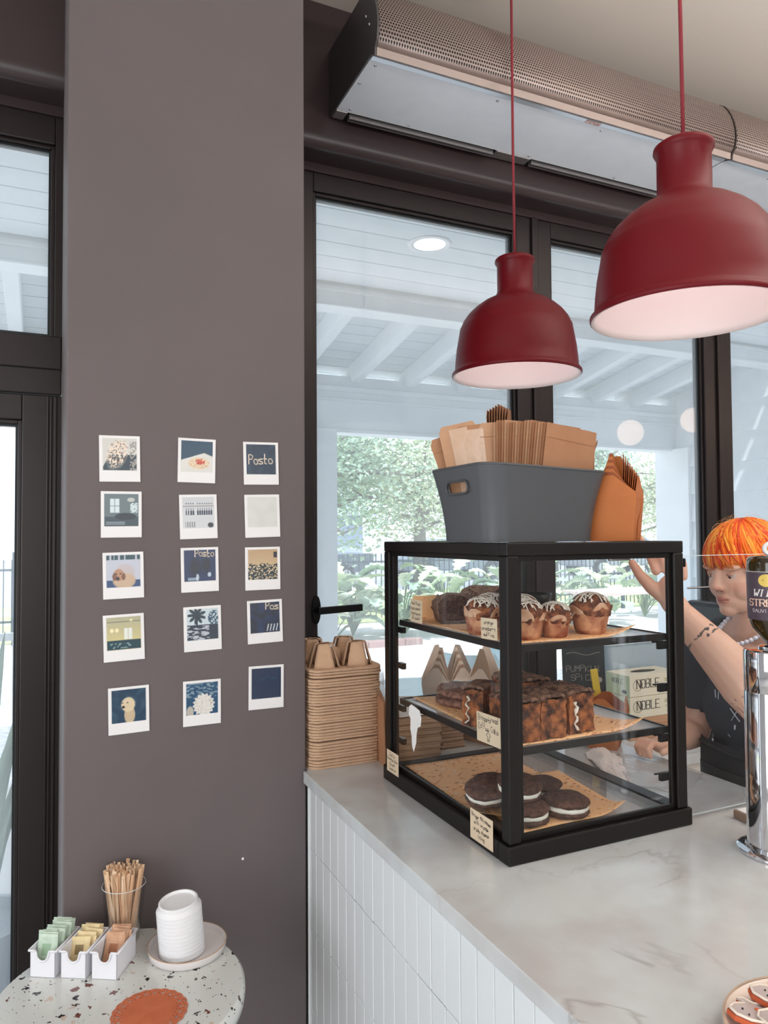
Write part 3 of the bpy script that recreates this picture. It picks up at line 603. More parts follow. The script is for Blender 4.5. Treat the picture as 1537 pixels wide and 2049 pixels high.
def liner(name, quad, z, label, curl=(0, 0), seed=0, m=m_op):
    """sheet of printed paper over four floor corners with one curled corner"""
    q = [Vector(p+(0,)) for p in quad]
    def fn(u, v):
        p = (q[0]*(1-u)+q[1]*u)*(1-v)+(q[3]*(1-u)+q[2]*u)*v
        k = max(0, (u if curl[0] else 1-u)+(v if curl[1] else 1-v)-1.72)/.28
        return (p.x, p.y, z+.001+.02*k*k+.0006*math.sin(u*9+v*5+seed))
    o = put(name, G().sheet(fn, 24, 24), m, None, smooth=True, solid=.0004); return tag(o, label, 'paper')
liner('liner_paper', [(.782, 1.131), (1.075, 1.128), (1.05, 1.565), (.79, 1.58)], 1.447, 'orange printed liner paper under the muffins on the top shelf', (1, 0))
liner('liner_paper', [(.784, 1.130), (1.095, 1.130), (1.03, 1.5), (.80, 1.58)], 1.260, 'orange printed liner paper under the coffee cake on the middle shelf', (1, 0), 2)
liner('liner_paper', [(.776, 1.20), (1.04, 1.27), (1.045, 1.585), (.784, 1.59)], 1.0963, 'orange leaf printed paper at the back of the case floor', (0, 0), 3)
liner('liner_paper', [(.79, 1.138), (1.05, 1.138), (1.09, 1.40), (.83, 1.42)], 1.0984, 'orange leaf printed paper under the sandwich cookies', (1, 0), 4)
up = tag(put('liner_paper', G().sheet(lambda u, v: (.80+.10*u, 1.572-.006*math.sin(u*3), 1.449+.055*v), 8, 6), m_op, None, solid=.0004), 'upright flap of orange printed paper behind the loaf, top shelf', 'paper')
# ---------------------------------------------------------------- pastries
def crumb(name, a, b_, sc, bs=.004, rough=.8, amt=.08):
    return mat(name, a, rough, noise_=(sc, amt, b_), bump=(sc*1.5, 1., bs))
m_choc = crumb('dark_cookie', (74, 46, 38), (104, 70, 58), 120)
m_loaf = crumb('banana_bread', (118, 90, 78), (150, 122, 106), 110)
m_cut = crumb('loaf_cut_face', (70, 50, 44), (92, 68, 58), 160)
m_muf = crumb('muffin_top', (92, 46, 30), (156, 92, 56), 70)
m_liner = mat('tulip_liner', (206, 150, 112), .6, noise_=(34, .14, (136, 62, 34)), bump=(60, .4, .002))
m_ice = mat('white_icing', (238, 226, 212), .4)
m_cream = mat('cream_filling', (244, 240, 228), .5, bump=(150, .5, .002))
def muffin(x, y, s, label, seed, z=1.4475):
    R = random.Random(seed); t = thing('muffin', label, 'muffin', (x, y, z), R.uniform(0, 6), 'iced muffins on the top shelf')
    cup = G().lathe([(0, 0), (.026*s, 0), (.029*s, .01*s), (.036*s, .045*s)], 28, None, jit=lambda a, r, z: 1+.05*math.sin(a*12)*(z > .005))
    put('paper_cup', rough_up(cup, .0015, 60, seed), m_liner, t, smooth=True)
    dome = G().ball((0, 0, .047*s), (.037*s, .037*s, .027*s), None, 28, 16)
    for i, p in enumerate(dome.v):
        q = Vector(p); d = noise.noise(q*55+Vector((seed, 0, 0)))*.007+noise.noise(q*130+Vector((seed, 3, 0)))*.003; n = (q-Vector((0, 0, .045*s))).normalized()
        dome.v[i] = tuple(q+n*d)
    put('muffin_top', dome, m_muf, t, smooth=True)
    ic = G()
    for k in range(17):
        a = R.uniform(0, PI); off = R.uniform(-.025, .025)*s; pts = []
        for j in range(11):
            u = (j/10-.5)*.066*s; px = u*math.cos(a)-off*math.sin(a)+R.uniform(-.001, .001); py = u*math.sin(a)+off*math.cos(a)
            rr_ = math.hypot(px, py)/(.037*s)
            if rr_ < .97: pts.append((px, py, .047*s+.027*s*math.sqrt(1-rr_*rr_)+.0042))
        if len(pts) > 2: ic.tube(pts, [R.uniform(.0006, .0017) for _ in pts], 5)
    put('icing', ic, m_ice, t, smooth=True)
    for k in range(5):
        a = k*2*PI/5+R.uniform(-.3, .3); h = R.uniform(.012, .024)*s
        def fn(u, v, a=a, h=h):
            aa = a+(u-.5)*1.1*(1-.8*v**2); r = .0362*s+.005*v*s-.004*v*v*(1 if k % 2 else -1); return (r*math.cos(aa), r*math.sin(aa), .038*s+h*v)
        put('paper_petal', G().sheet(fn, 6, 6), mat('petal_paper', (222, 186, 158), .6, noise_=(50, .2, (196, 140, 104))), t, smooth=True, solid=.0005)
    return t
muffin(1.008, 1.185, 1.08, 'largest iced muffin, at the right end of the top shelf', 1)
muffin(.914, 1.18, .88, 'small iced muffin, middle of the three right of the front post', 2)
muffin(.842, 1.178, 1.0, 'iced muffin just right of the front corner post', 3)
muffin(.806, 1.275, .98, 'iced muffin left of the corner post behind its paper tag', 4)
muffin(.90, 1.27, 1.0, 'iced muffin in the second row behind the corner post', 5)
muffin(.885, 1.365, .95, 'iced muffin at the back between loaf and front row', 6)
def loaf(x, y, rz, label, z=1.449, s=1):
    t = thing('banana_bread', label, 'bread', (x, y, z), rz, 'banana bread slabs on the top shelf')
    prof = [(-.036, 0), (.036, 0), (.041, .03), (.042, .046), (.034, .056), (.015, .064), (-.008, .066), (-.03, .058), (-.042, .046), (-.041, .03)]
    g = G(); n = len(prof); K = 9
    for j in range(K+1):
        yy = -.045+.09*j/K; e = 1-.04*(j in (0, K)); g.v += [(px*s*e, yy*s, pz*s*e) for px, pz in prof]
    for j in range(K):
        for i in range(n): g.f.append((j*n+i, j*n+(i+1) % n, (j+1)*n+(i+1) % n, (j+1)*n+i))
    g.c = [None]*len(g.v); rough_up(g, .004, 45, x*9, .004)
    put('crust', g, m_loaf, t, smooth=True)
    gg = G().prism([(px*s*.965, pz*s*.965+.001) for px, pz in prof], .0435*s, .0462*s, Rx(PI/2)); put('cut_face', gg, m_cut, t)
    sw = G()
    for k in range(4): sw.tube([((-.03+.018*k+.004*math.sin(j+k))*s, (-.04+.01*j)*s, (.062+.004*math.sin(j*1.3+k))*s-.004*abs(k-1.5)) for j in range(9)], .0024, 6)
    put('caramel_swirl', sw, mat('caramel', (150, 118, 98), .3, coat=.3), t, smooth=True); return t
loaf(.86, 1.49, -.35, 'banana bread slab beside its paper tag on the top shelf', s=1.0)
loaf(.985, 1.535, .3, 'banana bread slab behind, with a pointed top', s=1.15)
bb = tag(put('muffin_tin_bowl', G().lathe([(0, 0), (.03, 0), (.045, .02), (.052, .055), (.049, .055), (.042, .02), (0, .004)], 32), MATS['black_metal'], None, smooth=True, loc=(1.09, 1.5, 1.449)), 'small black round bowl at the back of the top shelf', 'bowl')
# middle shelf: flat cookies, tall cake slices
def flat_cookie(x, y, z, r, label, seed):
    t = thing('chunk_cookie', label, 'cookie', (x, y, z), seed, 'flat chocolate chunk cookies on the middle shelf')
    g = G()
    for j in range(15):
        pass
    prof = [(0, 0), (r*.9, 0), (r, .005), (r*.985, .011), (r*.9, .016), (r*.7, .018), (r*.45, .019), (r*.2, .0195), (0, .0195)]
    g.lathe(prof, 60, None, jit=lambda a, rr_, z: 1+.05*noise.noise(Vector((math.cos(a)*1.5, math.sin(a)*1.5, seed))))
    for i, p in enumerate(g.v):
        q = Vector(p)
        if p[2] > .004:
            rd = math.hypot(p[0], p[1])/r; g.v[i] = (p[0], p[1], p[2]+noise.noise(q*70+Vector((seed, 0, 0)))*.004+.0018*math.sin(rd*34+3*noise.noise(q*30))*rd)
    put('biscuit', g, crumb('wrinkled_cookie', (112, 74, 60), (150, 108, 92), 90), t, smooth=True)
    gc = G(); R = random.Random(seed)
    for k in range(7):
        a = R.uniform(0, 6.28); d = R.uniform(0, .6)*r; gc.ball((d*math.cos(a), d*math.sin(a), .0195), (.012, .009, .003), None, 10, 6)
    put('chocolate_chunk', gc, mat('melted_chocolate', (50, 36, 40), .25, coat=.4), t, smooth=True); return t
flat_cookie(.893, 1.47, 1.2625, .080, 'lower flat chocolate cookie of the pair on the middle shelf', 1)
flat_cookie(.897, 1.475, 1.2805, .077, 'upper flat chocolate cookie of the pair, shiny centre', 2)
flat_cookie(.872, 1.385, 1.2625, .045, 'smaller chocolate cookie behind the coffee cake tag', 3)
m_cake = mat('marbled_cake', (62, 33, 25), .85, noise_=(46, .13, (176, 104, 58)), bump=(150, 1, .006))
m_caket = crumb('cake_streusel', (74, 46, 38), (140, 104, 84), 70)
def cake(x, y, rz, w, d, h, label, seed, ic=0):
    t = thing('coffee_cake_slice', label, 'cake', (x, y, 1.2625), rz, 'marbled coffee cake slices on the middle shelf')
    g = G(); n = 12
    for face in range(4):
        def fn(u, v, face=face):
            a, b2 = (u-.5)*w, (u-.5)*d
            return [(a, -d/2, v*h), (w/2, b2, v*h), (-a, d/2, v*h), (-w/2, -b2, v*h)][face]
        g.sheet(fn, n, n+4)
    rough_up(g, .0035, 90, seed); put('crumb_side', g, m_cake, t, smooth=True)
    tp = G().sheet(lambda u, v: ((u-.5)*w*1.03, (v-.5)*d*1.03, h+.004*noise.noise(Vector((u*7, v*9, seed)))+.006*(1-abs(2*u-1)**4)), 14, 14)
    rough_up(tp, .002, 120, seed); put('streusel_top', tp, m_caket, t, smooth=True, solid=.006)
    if ic:
        g2 = G()
        g2.tube([(-w*.26+.004*math.sin(k*1.9+seed), -d/2-.0006, h*(.10+.08*k)) for k in range(10)], [.0012+.0042*abs(math.sin(k*1.1+seed)) for k in range(10)], 8, None, True, None, .45)
        rough_up(g2, .0025, 120, seed); put('icing_drip', g2, m_ice, t, smooth=True)
cake(.950, 1.19, .05, .062, .085, .076, 'rightmost coffee cake slice with a white icing drip', 1, 1)
cake(.880, 1.185, -.03, .058, .09, .074, 'middle coffee cake slice on the middle shelf', 2)
cake(.817, 1.18, .02, .056, .085, .072, 'coffee cake slice touching the front corner post', 3)
cake(.915, 1.30, .1, .08, .09, .082, 'taller coffee cake slice at the rear with curled top', 4)
cake(.812, 1.30, -.9, .045, .07, .074, 'coffee cake slice left of the post with white icing', 5, 1)
# floor of the case: sandwich cookies
def whoopie(x, y, z, r, label, seed, tilt=(0, 0)):
    t = thing('sandwich_cookie', label, 'cookie', (x, y, z), 0, 'cream filled sandwich cookies on the case floor', rot=(tilt[0], tilt[1], seed*1.3))
    def dome(z0, h, up, nm):
        prof = [(0, z0), (r*.93, z0), (r, z0+h*.3*up), (r*.96, z0+h*.6*up), (r*.82, z0+h*.85*up), (r*.5, z0+h*up), (0, z0+h*up)]
        g = G()
        k = []
        for j in range(len(prof)-1):
            for q in range(4): k.append((prof[j][0]+(prof[j+1][0]-prof[j][0])*q/4, prof[j][1]+(prof[j+1][1]-prof[j][1])*q/4))
        k.append(prof[-1]); g.lathe(k, 48)
        for i, p in enumerate(g.v):
            q = Vector(p); d = noise.noise(q*60+Vector((seed*3+up, 0, 0)))*.0025-abs(noise.noise(q*45+Vector((seed, 5, up))))*.004
            g.v[i] = (p[0]*(1+d*4), p[1]*(1+d*4), p[2]+(d*.9+.0015)*up)
        put(nm, g, m_choc, t, smooth=True)
    dome(.0135, .013, -1, 'bottom_cookie')
    g = G().lathe([(0, .0115), (r*.9, .0115), (r*.94, .016), (r*.9, .0215), (0, .0215)], 40, None, jit=lambda a, rr_, z: 1+.05*noise.noise(Vector((math.cos(a)*3, math.sin(a)*3, seed))))
    put('cream', g, m_cream, t, smooth=True); dome(.0205, .0145, 1, 'top_cookie'); return t
whoopie(.935, 1.180, 1.0995, .047, 'sandwich cookie at the right front of the case floor', 1, (.03, 0))
whoopie(.842, 1.183, 1.0995, .046, 'sandwich cookie right of the post, lower of its stack', 2)
whoopie(.850, 1.218, 1.1345, .045, 'sandwich cookie resting on top behind the post', 3, (-.12, .1))
whoopie(.948, 1.275, 1.0995, .045, 'sandwich cookie at the back with cracked top', 4, (.0, -.05))
whoopie(.815, 1.275, 1.1135, .046, 'sandwich cookie left of the post, tipped towards its tag', 5, (.10, -.18))
whoopie(.868, 1.335, 1.0995, .044, 'sandwich cookie in the middle of the heap, mostly hidden', 6)
# ---------------------------------------------------------------- handwritten tags
m_tag = mat('kraft_tag', (222, 200, 172), .8); m_ink = mat('black_ink', (30, 26, 26), .6)
def paper_tag(y, z, w, h, lines, label, rx=0, x=.7575, doodle=False, curl=.0, seed=1, th=.0009):
    """w along -Y, h up, facing the customer (-X)"""
    t = thing('price_tag', label, 'tag', (x, y, z), 0, None, rot=(rx, 0, 0))
    M = Matrix(((0, 0, -1, 0), (-1, 0, 0, 0), (0, 1, 0, 0), (0, 0, 0, 1)))
    put('card', G().sheet(lambda u, v: ((u-.5)*w, (v-.5)*h, curl*(u-.5)**2*4+0), 8, 4, M), m_tag, t, solid=.0006)
    lw, lh = w*.86, h*(.62 if doodle else .86); g = letters(lines, lw, lh, th, .9, seed=seed)
    if doodle:
        pts = [(0, 3), (.8, 2.6), (.9, 1.8), (2, 1.6), (2.1, .9), (.8, .7), (1.3, -1.2), (.6, -1.6), (0, -.2), (-.6, -1.6), (-1.3, -1.2), (-.8, .7), (-2.1, .9), (-2, 1.6), (-.9, 1.8), (-.8, 2.6), (0, 3)]
        k = h*.075; pts = [Vector((a*k*.8, b2*k-h*.30, 0)) for a, b2 in pts]
        for i, v in enumerate(g.v): g.v[i] = (v[0], v[1]+h*.17, v[2])
        for p, q in zip(pts, pts[1:]):
            d = (q-p).normalized(); n = Vector((-d.y, d.x, 0))*th/2; g.add([p-n, q-n, q+n, p+n], [(0, 1, 2, 3)])
    g.v = [tuple(M @ Vector((v[0], v[1], .0006+curl*(v[0]/w)**2*4))) for v in g.v]
    put('handwriting', g, m_ink, t, fix=False); return t
paper_tag(1.488, 1.477, .058, .052, ['salted', 'caramel', 'banana', 'Bread'], 'kraft tag handwritten salted caramel banana bread', .02, x=.765, seed=2)
paper_tag(1.186, 1.471, .056, .040, ['orange', 'cranberry', 'muffins'], 'kraft tag handwritten orange cranberry muffins', -.04, x=.765, seed=3)
paper_tag(1.192, 1.280, .082, .056, ['Gingerbread', 'Coffee Cake'], 'kraft tag handwritten gingerbread coffee cake with a gingerbread man doodle', -.03, x=.765, doodle=True, seed=4)
paper_tag(1.568, 1.1165, .062, .050, ['Salty', 'Chocolate', 'Chunk', 'Cookie'], 'kraft tag handwritten salty chocolate chunk cookie at the lower rear corner', .0, x=.7408, seed=5)
paper_tag(1.182, 1.1005, .078, .056, ['Ginger Molasses', 'with orange', 'cream cheese', 'icing'], 'kraft tag handwritten ginger molasses at the foot of the corner post', .0, x=.7408, seed=6)
tn = G().prism([(-.030, .045), (-.018, .052), (.0, .050), (.022, .046), (.03, .03), (.026, .012), (.012, .006), (.006, -.01), (.004, -.03), (-.008, -.052), (-.016, -.040), (-.018, -.018), (-.024, -.004), (-.022, .018), (-.032, .028)], 0, .0008, Matrix(((0, 0, -1, 0), (-1, 0, 0, 0), (0, 1, 0, 0), (0, 0, 0, 1))))
tag(put('torn_sticker', tn, mat('torn_paper', (236, 234, 232), .8, bump=(80, 1, .003)), None, loc=(.7568, 1.481, 1.213)), 'torn white paper residue stuck on the left glass of the case', 'sticker')
# ---------------------------------------------------------------- grey bin on the case
m_bin = mat('grey_plastic', (80, 82, 86), .45, bump=(400, .1, .0004))
bn = thing('storage_bin', 'dark grey plastic bin with handle slot on top of the case', 'bin', (.8855, 1.262, 1.6355))
def bin_ring(k, off):
    """k 0 at foot .. 1 at rim"""
    fl = .021*k**1.6; hx, hy = .128+fl-off, .102+fl-off
    return rrect(-hx, hx, -hy, hy, .042, 8)
g = G(); n = len(bin_ring(0, 0)); K = 10
def bz(p, k, off):
    rim = .147+.004*math.cos(math.atan2(p[1], p[0])*2)-.010*max(0, p[0]/.15)
    return max(off, k*rim)
for off in (0, .0035):
    for j in range(K+1):
        k = j/K
        for p in bin_ring(k, off): g.v.append((p[0], p[1], bz(p, k, off)))
for s0 in (0, 1):
    o0 = s0*n*(K+1)
    for j in range(K):
        for i in range(n): g.f.append((o0+j*n+i, o0+j*n+(i+1) % n, o0+(j+1)*n+(i+1) % n, o0+(j+1)*n+i)[::1 if s0 == 0 else -1])
    g.f.append(tuple(o0+i for i in range(n))[::-1 if s0 == 0 else 1])
for i in range(n): g.f.append((K*n+i, K*n+(i+1) % n, n*(K+1)+K*n+(i+1) % n, n*(K+1)+K*n+i))
g.c = [None]*len(g.v)
bo = put('tub', g, m_bin, bn, smooth=True)
cut = put('cutter', G().prism([(y, z) for y, z in rrect(-.040, .040, .098, .119, .0104, 6)], -.05, .05, Matrix(((0, 0, 1, -.14), (1, 0, 0, 0), (0, 1, 0, 0), (0, 0, 0, 1)))), m_bin, bn)
md = bo.modifiers.new('c', 'BOOLEAN'); md.object = cut; md.operation = 'DIFFERENCE'; md.solver = 'EXACT'
bpy.context.view_layer.update(); baked(bo); bpy.data.objects.remove(cut); smooth_angle(bo.data, 35)
put('rim', G().tube([(p[0], p[1], bz(p, 1, 0)) for p in bin_ring(1, .0015)+[bin_ring(1, .0015)[0]]], .0028, 8), m_bin, bn, smooth=True)
sl_ = rrect(-.0415, .0415, .0965, .1205, .0118, 6); put('handle_rim', G().tube([(-.1435-.004*(z-.1)/.05, y, z) for y, z in sl_+[sl_[0]]], .0022, 6), m_bin, bn, smooth=True)
# ---------------------------------------------------------------- paper bags and flat envelopes in the bin
m_kr = [mat('kraft_%d' % i, c, .75, noise_=(18, .3, d), bump=(90, .25, .0015)) for i, (c, d) in enumerate((((180, 132, 98), (166, 116, 82)), ((166, 116, 82), (150, 102, 70)), ((196, 152, 118), (180, 136, 104))))]
def bag(x, y, rz, tilt, w, h, label, m, side=0, fold=.0, cut_=.02, z=1.64, grp=None, window=False, th=.0012):
    """flat bag standing in the bin: wide in local X, facing local -Y"""
    t = thing('paper_bag', label, 'bag', (x, y, z), rz, grp, rot=(side, tilt, rz))
    poly = [(-w/2, 0), (w/2, 0), (w/2, h-cut_), (w/2-cut_*.6, h), (-w/2+cut_*.6, h), (-w/2, h-cut_)]
    put('sheet', G().prism(poly, -th, 0, Rx(PI/2)), m, t)
    put('fold_flap', G().box(-w/2+.002, w/2-.002, -.0008, 0, 0, .03), m, t) if False else None
    if window:
        put('clear_window', G().box(-w*.24, w*.24, -.0012, -.0006, h*.25, h*.96), mat('cellophane', (206, 172, 146), .12, coat=.8, bump=(40, .6, .002)), t)
    else:
        put('seam', G().box(-w/2+.003, w/2-.003, -.0006, 0, h-.030, h-.0285), m_kr[1], t)
    return t
R = random.Random(4)
fl = ['leftmost window bread bag leaning out of the bin', 'second window bread bag from the left in the bin', 'third window bread bag in the bin', 'narrow bread bag beside the dark gap in the bin', 'bread bag furthest back on the left side of the bin']
bl = [(.813, 1.303, -.55, -.33, .052, .228), (.816, 1.290, -.52, -.20, .080, .246), (.824, 1.285, -.52, -.10, .080, .240), (.846, 1.272, -.5, -.04, .060, .243), (.842, 1.315, -.5, -.20, .08, .236)]
for i, (x, y, rz, ti, w_, h_) in enumerate(bl): bag(x, y, rz, ti, w_, h_, fl[i], m_kr[2 if i % 2 else 0], window=i in (1, 2), grp='window bread bags', cut_=.012)
for i in range(20):
    lab = 'front brown paper bag showing its full face in the bin' if i == 0 else 'brown paper bag in the fanned stack behind the front bag'
    k = i/19
    bag(.938-.042*k, 1.187+.0040*i, -.02-.003*i, .13*(1-k), .124, .228+R.uniform(-.003, .003)+.014*k, lab, m_kr[(0, 1, 0, 2)[i % 4]], side=.02-.001*i, grp='fanned brown paper bags', cut_=.002, z=1.642)
for i in range(12):
    bag(.962+.0026*i, 1.264-.0018*i, .85, .0, .05, .222-.004*(i % 3), 'narrow brown bag in the tilted bunch at the right of the bin', m_kr[i % 2], side=.20+.013*i, grp='tilted brown bags at the right', cut_=.004, z=1.642)
for i in range(9):
    bag(.872+.0018*i, 1.330-.0018*i, .80, 0, .042, .288-.003*abs(i-4), 'small notched bag in the tall dark middle bunch of the bin', m_kr[1], side=-.03+.012*i, grp='notched bags in the middle', cut_=.016, z=1.642)
# ---------------------------------------------------------------- kraft takeout cartons
m_carton = mat('kraft_carton', (192, 112, 50), .6, noise_=(9, .3, (178, 96, 38)), bump=(200, .15, .001))
m_carton_in = mat('kraft_carton_inside', (182, 150, 124), .7)
def carton(x, y, z, rz, b0, h, flare, label, nest=7, m=None, m2=None, grp=None, flap=.45):
    """nested stack of square food pails with pointed lids standing open"""
    m = m or m_carton; m2 = m2 or m; t = thing('takeout_box', label, 'box', (x, y, z), rz, grp)
    a0, a1 = b0/2, b0/2+flare; hb = h*(1-flap)
    g = G().add([(-a0, -a0, 0), (a0, -a0, 0), (a0, a0, 0), (-a0, a0, 0), (-a1, -a1, hb), (a1, -a1, hb), (a1, a1, hb), (-a1, a1, hb)], [(3, 2, 1, 0), (0, 1, 5, 4), (1, 2, 6, 5), (2, 3, 7, 6), (3, 0, 4, 7)])
    put('carton_body', g, m, t, solid=.0012)
    for sgn in (0, 1, 2, 3):
        near = sgn in (0, 1); kk_ = nest if near else 1
        for k in range(kk_):
            q = k/max(1, nest-1); ins = .0042*k; w_ = a1-ins; top = hb+(h-hb)*(.48+.52*q if near and nest > 1 else 1.); sh = hb+(top-hb)*.18
            y0_ = -a1+ins; y1_ = y0_+(.002 if near else .012)
            P4 = [(-w_, y0_, hb-.004), (w_, y0_, hb-.004), (w_, y0_+.001, sh), (w_*.16, y1_, top), (-w_*.16, y1_, top), (-w_, y0_+.001, sh)]
            put('lid_flap', G().add(P4, [(0, 1, 2, 3, 4, 5)], Rz(-sgn*PI/2)), m if k % 2 == 0 else m2, t, solid=.0009)
    sd_ = G().add([(-a0*.2, -a0-.0016-flare*.02, .003), (a0*.98, -a0-.0016, .003), (a1*.93, -a1-.0006, hb*.98), (-a0*.2, -a0-.0012-flare*.5, hb*.45)], [(0, 1, 2, 3)])
    put('fold_panel', sd_, m, t, solid=.0008); return t
carton(1.075, 1.185, 1.636, math.radians(38), .088, .180, .008, 'nested orange kraft takeout cartons standing beside the bin on the case', 8, m_carton, mat('kraft_carton_dark', (150, 74, 28), .6), flap=.5)  # alternate flaps in a darker orange so the nested edges stand out
m_pk = mat('pale_kraft_carton', (236, 216, 200), .7)
carton(1.15, 2.02, CT, .35, .095, .235, .012, 'nested pale kraft cartons behind the case, left of two', 7, m_pk, m_carton_in, 'pale kraft cartons by the window', .5)
carton(1.272, 1.93, CT, .1, .105, .235, .012, 'nested pale kraft cartons behind the case, right of two', 2, m_pk, m_carton_in, 'pale kraft cartons by the window', .5)
carton(1.405, 1.60, CT, .7, .075, .14, .022, 'single orange kraft carton at the staff edge of the counter', 1, flap=.35)
# stacks of folded carton blanks lying flat
m_flat = [mat('flat_kraft_%d' % i, c, .75) for i, c in enumerate(((176, 140, 112), (158, 122, 96), (186, 150, 122)))]
for i in range(19):
    tag(put('folded_carton', G().box(-.06, .06, -.12, .12, 0, .0052), m_flat[i % 3], None, bev=.001, loc=(.905+R.uniform(-.003, .003), 1.835+R.uniform(-.004, .004), CT+.0056*i), rot=(0, 0, -.12+R.uniform(-.03, .03))), 'flat folded kraft carton in the pile behind the case glass', 'carton')['group'] = 'pile of folded kraft cartons'
for i in range(17):
    tag(put('folded_carton', G().box(-.035, .035, -.10, .10, 0, .0056), m_flat[(i+1) % 3], None, bev=.001, loc=(1.02+R.uniform(-.002, .002), 1.86+R.uniform(-.004, .004), CT+.006*i), rot=(0, 0, -.05+R.uniform(-.02, .02))), 'flat folded kraft carton in the narrow second pile', 'carton')['group'] = 'second pile of folded kraft cartons'
tag(put('paper_sheet', G().sheet(lambda u, v: (.84+.2*u, 1.73+.22*v, CT+.1105+.004*math.sin(u*5)*v), 10, 10), mat('white_sheet', (228, 224, 222), .8), None, smooth=True, solid=.0006), 'white paper sheet lying on the folded cartons', 'paper')
kb2 = thing('kraft_box', 'brown kraft box lying on its side behind the bottom shelf', 'box', (1.165, 1.80, CT), .3)
put('carton_body', G().add([(-.065, -.05, 0), (.065, -.05, 0), (.065, .05, 0), (-.065, .05, 0), (-.075, -.058, .12), (.075, -.058, .12), (.075, .058, .12), (-.075, .058, .12)], [(3, 2, 1, 0), (4, 5, 6, 7), (0, 1, 5, 4), (1, 2, 6, 5), (2, 3, 7, 6), (3, 0, 4, 7)]), mat('brown_box', (180, 126, 84), .7), kb2, bev=.002)
put('fold_panel', G().box(-.06, .0, -.0555, -.054, .01, .075, Rz(0)), m_flat[1], kb2)
# folded cardboard standing between the tray stack and the case
fs = thing('folded_cardboard', 'bent upright kraft cardboard between tray stack and display case', 'cardboard', (.787, 1.695, CT), -.15)
for k in range(4): put('panel', G().add([(-.008+.006*k, 0, 0), (-.004+.006*k, 0, 0), (-.002+.006*k, .16, 0), (-.006+.006*k, .16, 0), (-.014+.006*k, -.004, .165-.01*k), (-.010+.006*k, -.004, .165-.01*k), (-.002+.006*k, .15, .18), (-.006+.006*k, .15, .18)], [(3, 2, 1, 0), (4, 5, 6, 7), (0, 1, 5, 4), (1, 2, 6, 5), (2, 3, 7, 6), (3, 0, 4, 7)]), m_kr[k % 3], fs)
pb = G().sheet(lambda u, v: (.875+.10*math.cos(u*2*PI)*(1-.35*v), 2.08+.09*math.sin(u*2*PI)*(1-.3*v), CT+.17*v**.9), 40, 16)
rough_up(pb, .02, 22, 2, CT+.005)
tag(put('plastic_bag', pb, glass('thin_plastic', (245, 248, 250), veil=.45, refl=1., rough=.15, dmix=.6), None, smooth=True), 'crumpled clear plastic bag behind the tray stack', 'bag')
# ---------------------------------------------------------------- moulded pulp drink trays
m_pulp = mat('moulded_pulp', (208, 172, 142), .9, noise_=(40, .3, (192, 154, 124)), bump=(260, .7, .002))
rim_mes = []
ring = rrect(-.1015, .1015, -.1035, .1035, .034, 4); n = len(ring)
def tray_rim(sd=1):
    g = G(); prof = [(0, .0), (0, .0052), (-.003, .0064), (-.016, .0064), (-.016, .003)]
    for d, z in prof:
        s = [(p[0]*(1+d/.1), p[1]*(1+d/.1), z) for p in ring]; g.v += s
    for j in range(len(prof)-1):
        for i in range(n): g.f.append((j*n+i, j*n+(i+1) % n, (j+1)*n+(i+1) % n, (j+1)*n+i))
    g.c = [None]*len(g.v); rough_up(g, .0016, 45, sd); return g
for q_ in range(6):
    rm = tray_rim(q_*3.1).mesh('rim', m_pulp); fixn(rm); rim_mes.append(rm)
NT = 33
for i in range(NT):
    t = thing('drink_tray', 'moulded pulp drink tray in the tall stack beside the pillar' if i < NT-1 else 'topmost pulp drink tray with four upturned cup cones', 'tray', (.7005+R.uniform(-.0015, .0015)+(.002 if i in (9, 10, 30, 31) else 0), 1.851+R.uniform(-.001, .001), CT+.0005+.0074*i+(.002 if i > 8 else 0)+(.002 if i > 29 else 0)), R.uniform(-.008, .008), 'stack of pulp drink trays')
    o = bpy.data.objects.new('rim', rim_mes[i % 6]); C.objects.link(o); o.parent = t
    if i == NT-1:
        for cx in (-.046, .046):
            for cy in (-.046, .046):
                g = G()
                for k in range(4):
                    a = k*PI/2+.5
                    def fn(u, v, a=a):
                        q = a+.16+(PI/2-.32)*u; sq = 1/max(abs(math.cos(q-.5+PI/4)), abs(math.sin(q-.5+PI/4)), .74)**.5*.88
                        z = .058*min(1, v/.75); r = (.047-.019*min(1, v/.75))*sq
                        if v > .75: r *= 1-(v-.75)/.25*.45; z = .058+.002*(v-.75)/.25
                        return (cx+r*math.cos(q), cy+r*math.sin(q), .005+z)
                    g.sheet(fn, 6, 8)
                rough_up(g, .0015, 50, cx+cy); put('cup_holder', g, m_pulp, t, smooth=True, solid=.0025)
        put('web', G().box(-.088, .088, -.088, .088, .001, .004).ball((0, 0, .02), (.022, .022, .028), None, 14, 10), m_pulp, t)
# ---------------------------------------------------------------- things at the staff edge, window side
cbd = thing('chalkboard', 'small black chalkboard sign lettered pumpkin spice behind the case', 'sign', (1.425, 1.70, CT), -.35, rot=(math.radians(-6), 0, -.45))
put('board', G().box(-.062, .062, -.004, .004, 0, .275), mat('chalkboard', (36, 42, 46), .8, noise_=(25, .25, (62, 68, 72))), cbd, bev=.002)
m_chalk = mat('chalk', (176, 172, 166), .9)
g1 = letters(['PUMPKIN', 'SPICE'], .098, .052, .0011, .5, seed=8); put('chalk_lettering', G().add(g1.v, g1.f, T((-.003, -.0046, .178)) @ Rx(PI/2)), m_chalk, cbd, fix=False)
g2 = letters(['HALLOWEEN'], .09, .022, .0011, .5, seed=9); put('chalk_lettering', G().add(g2.v, g2.f, T((.004, -.0046, .118)) @ Rx(PI/2)), mat('pink_chalk', (182, 140, 140), .9), cbd, fix=False)
put('chalk_line', G().tube([(-.05+.01*k, -.0046, .235+.004*math.sin(k*.8)) for k in range(11)], .0007, 4), m_chalk, cbd)
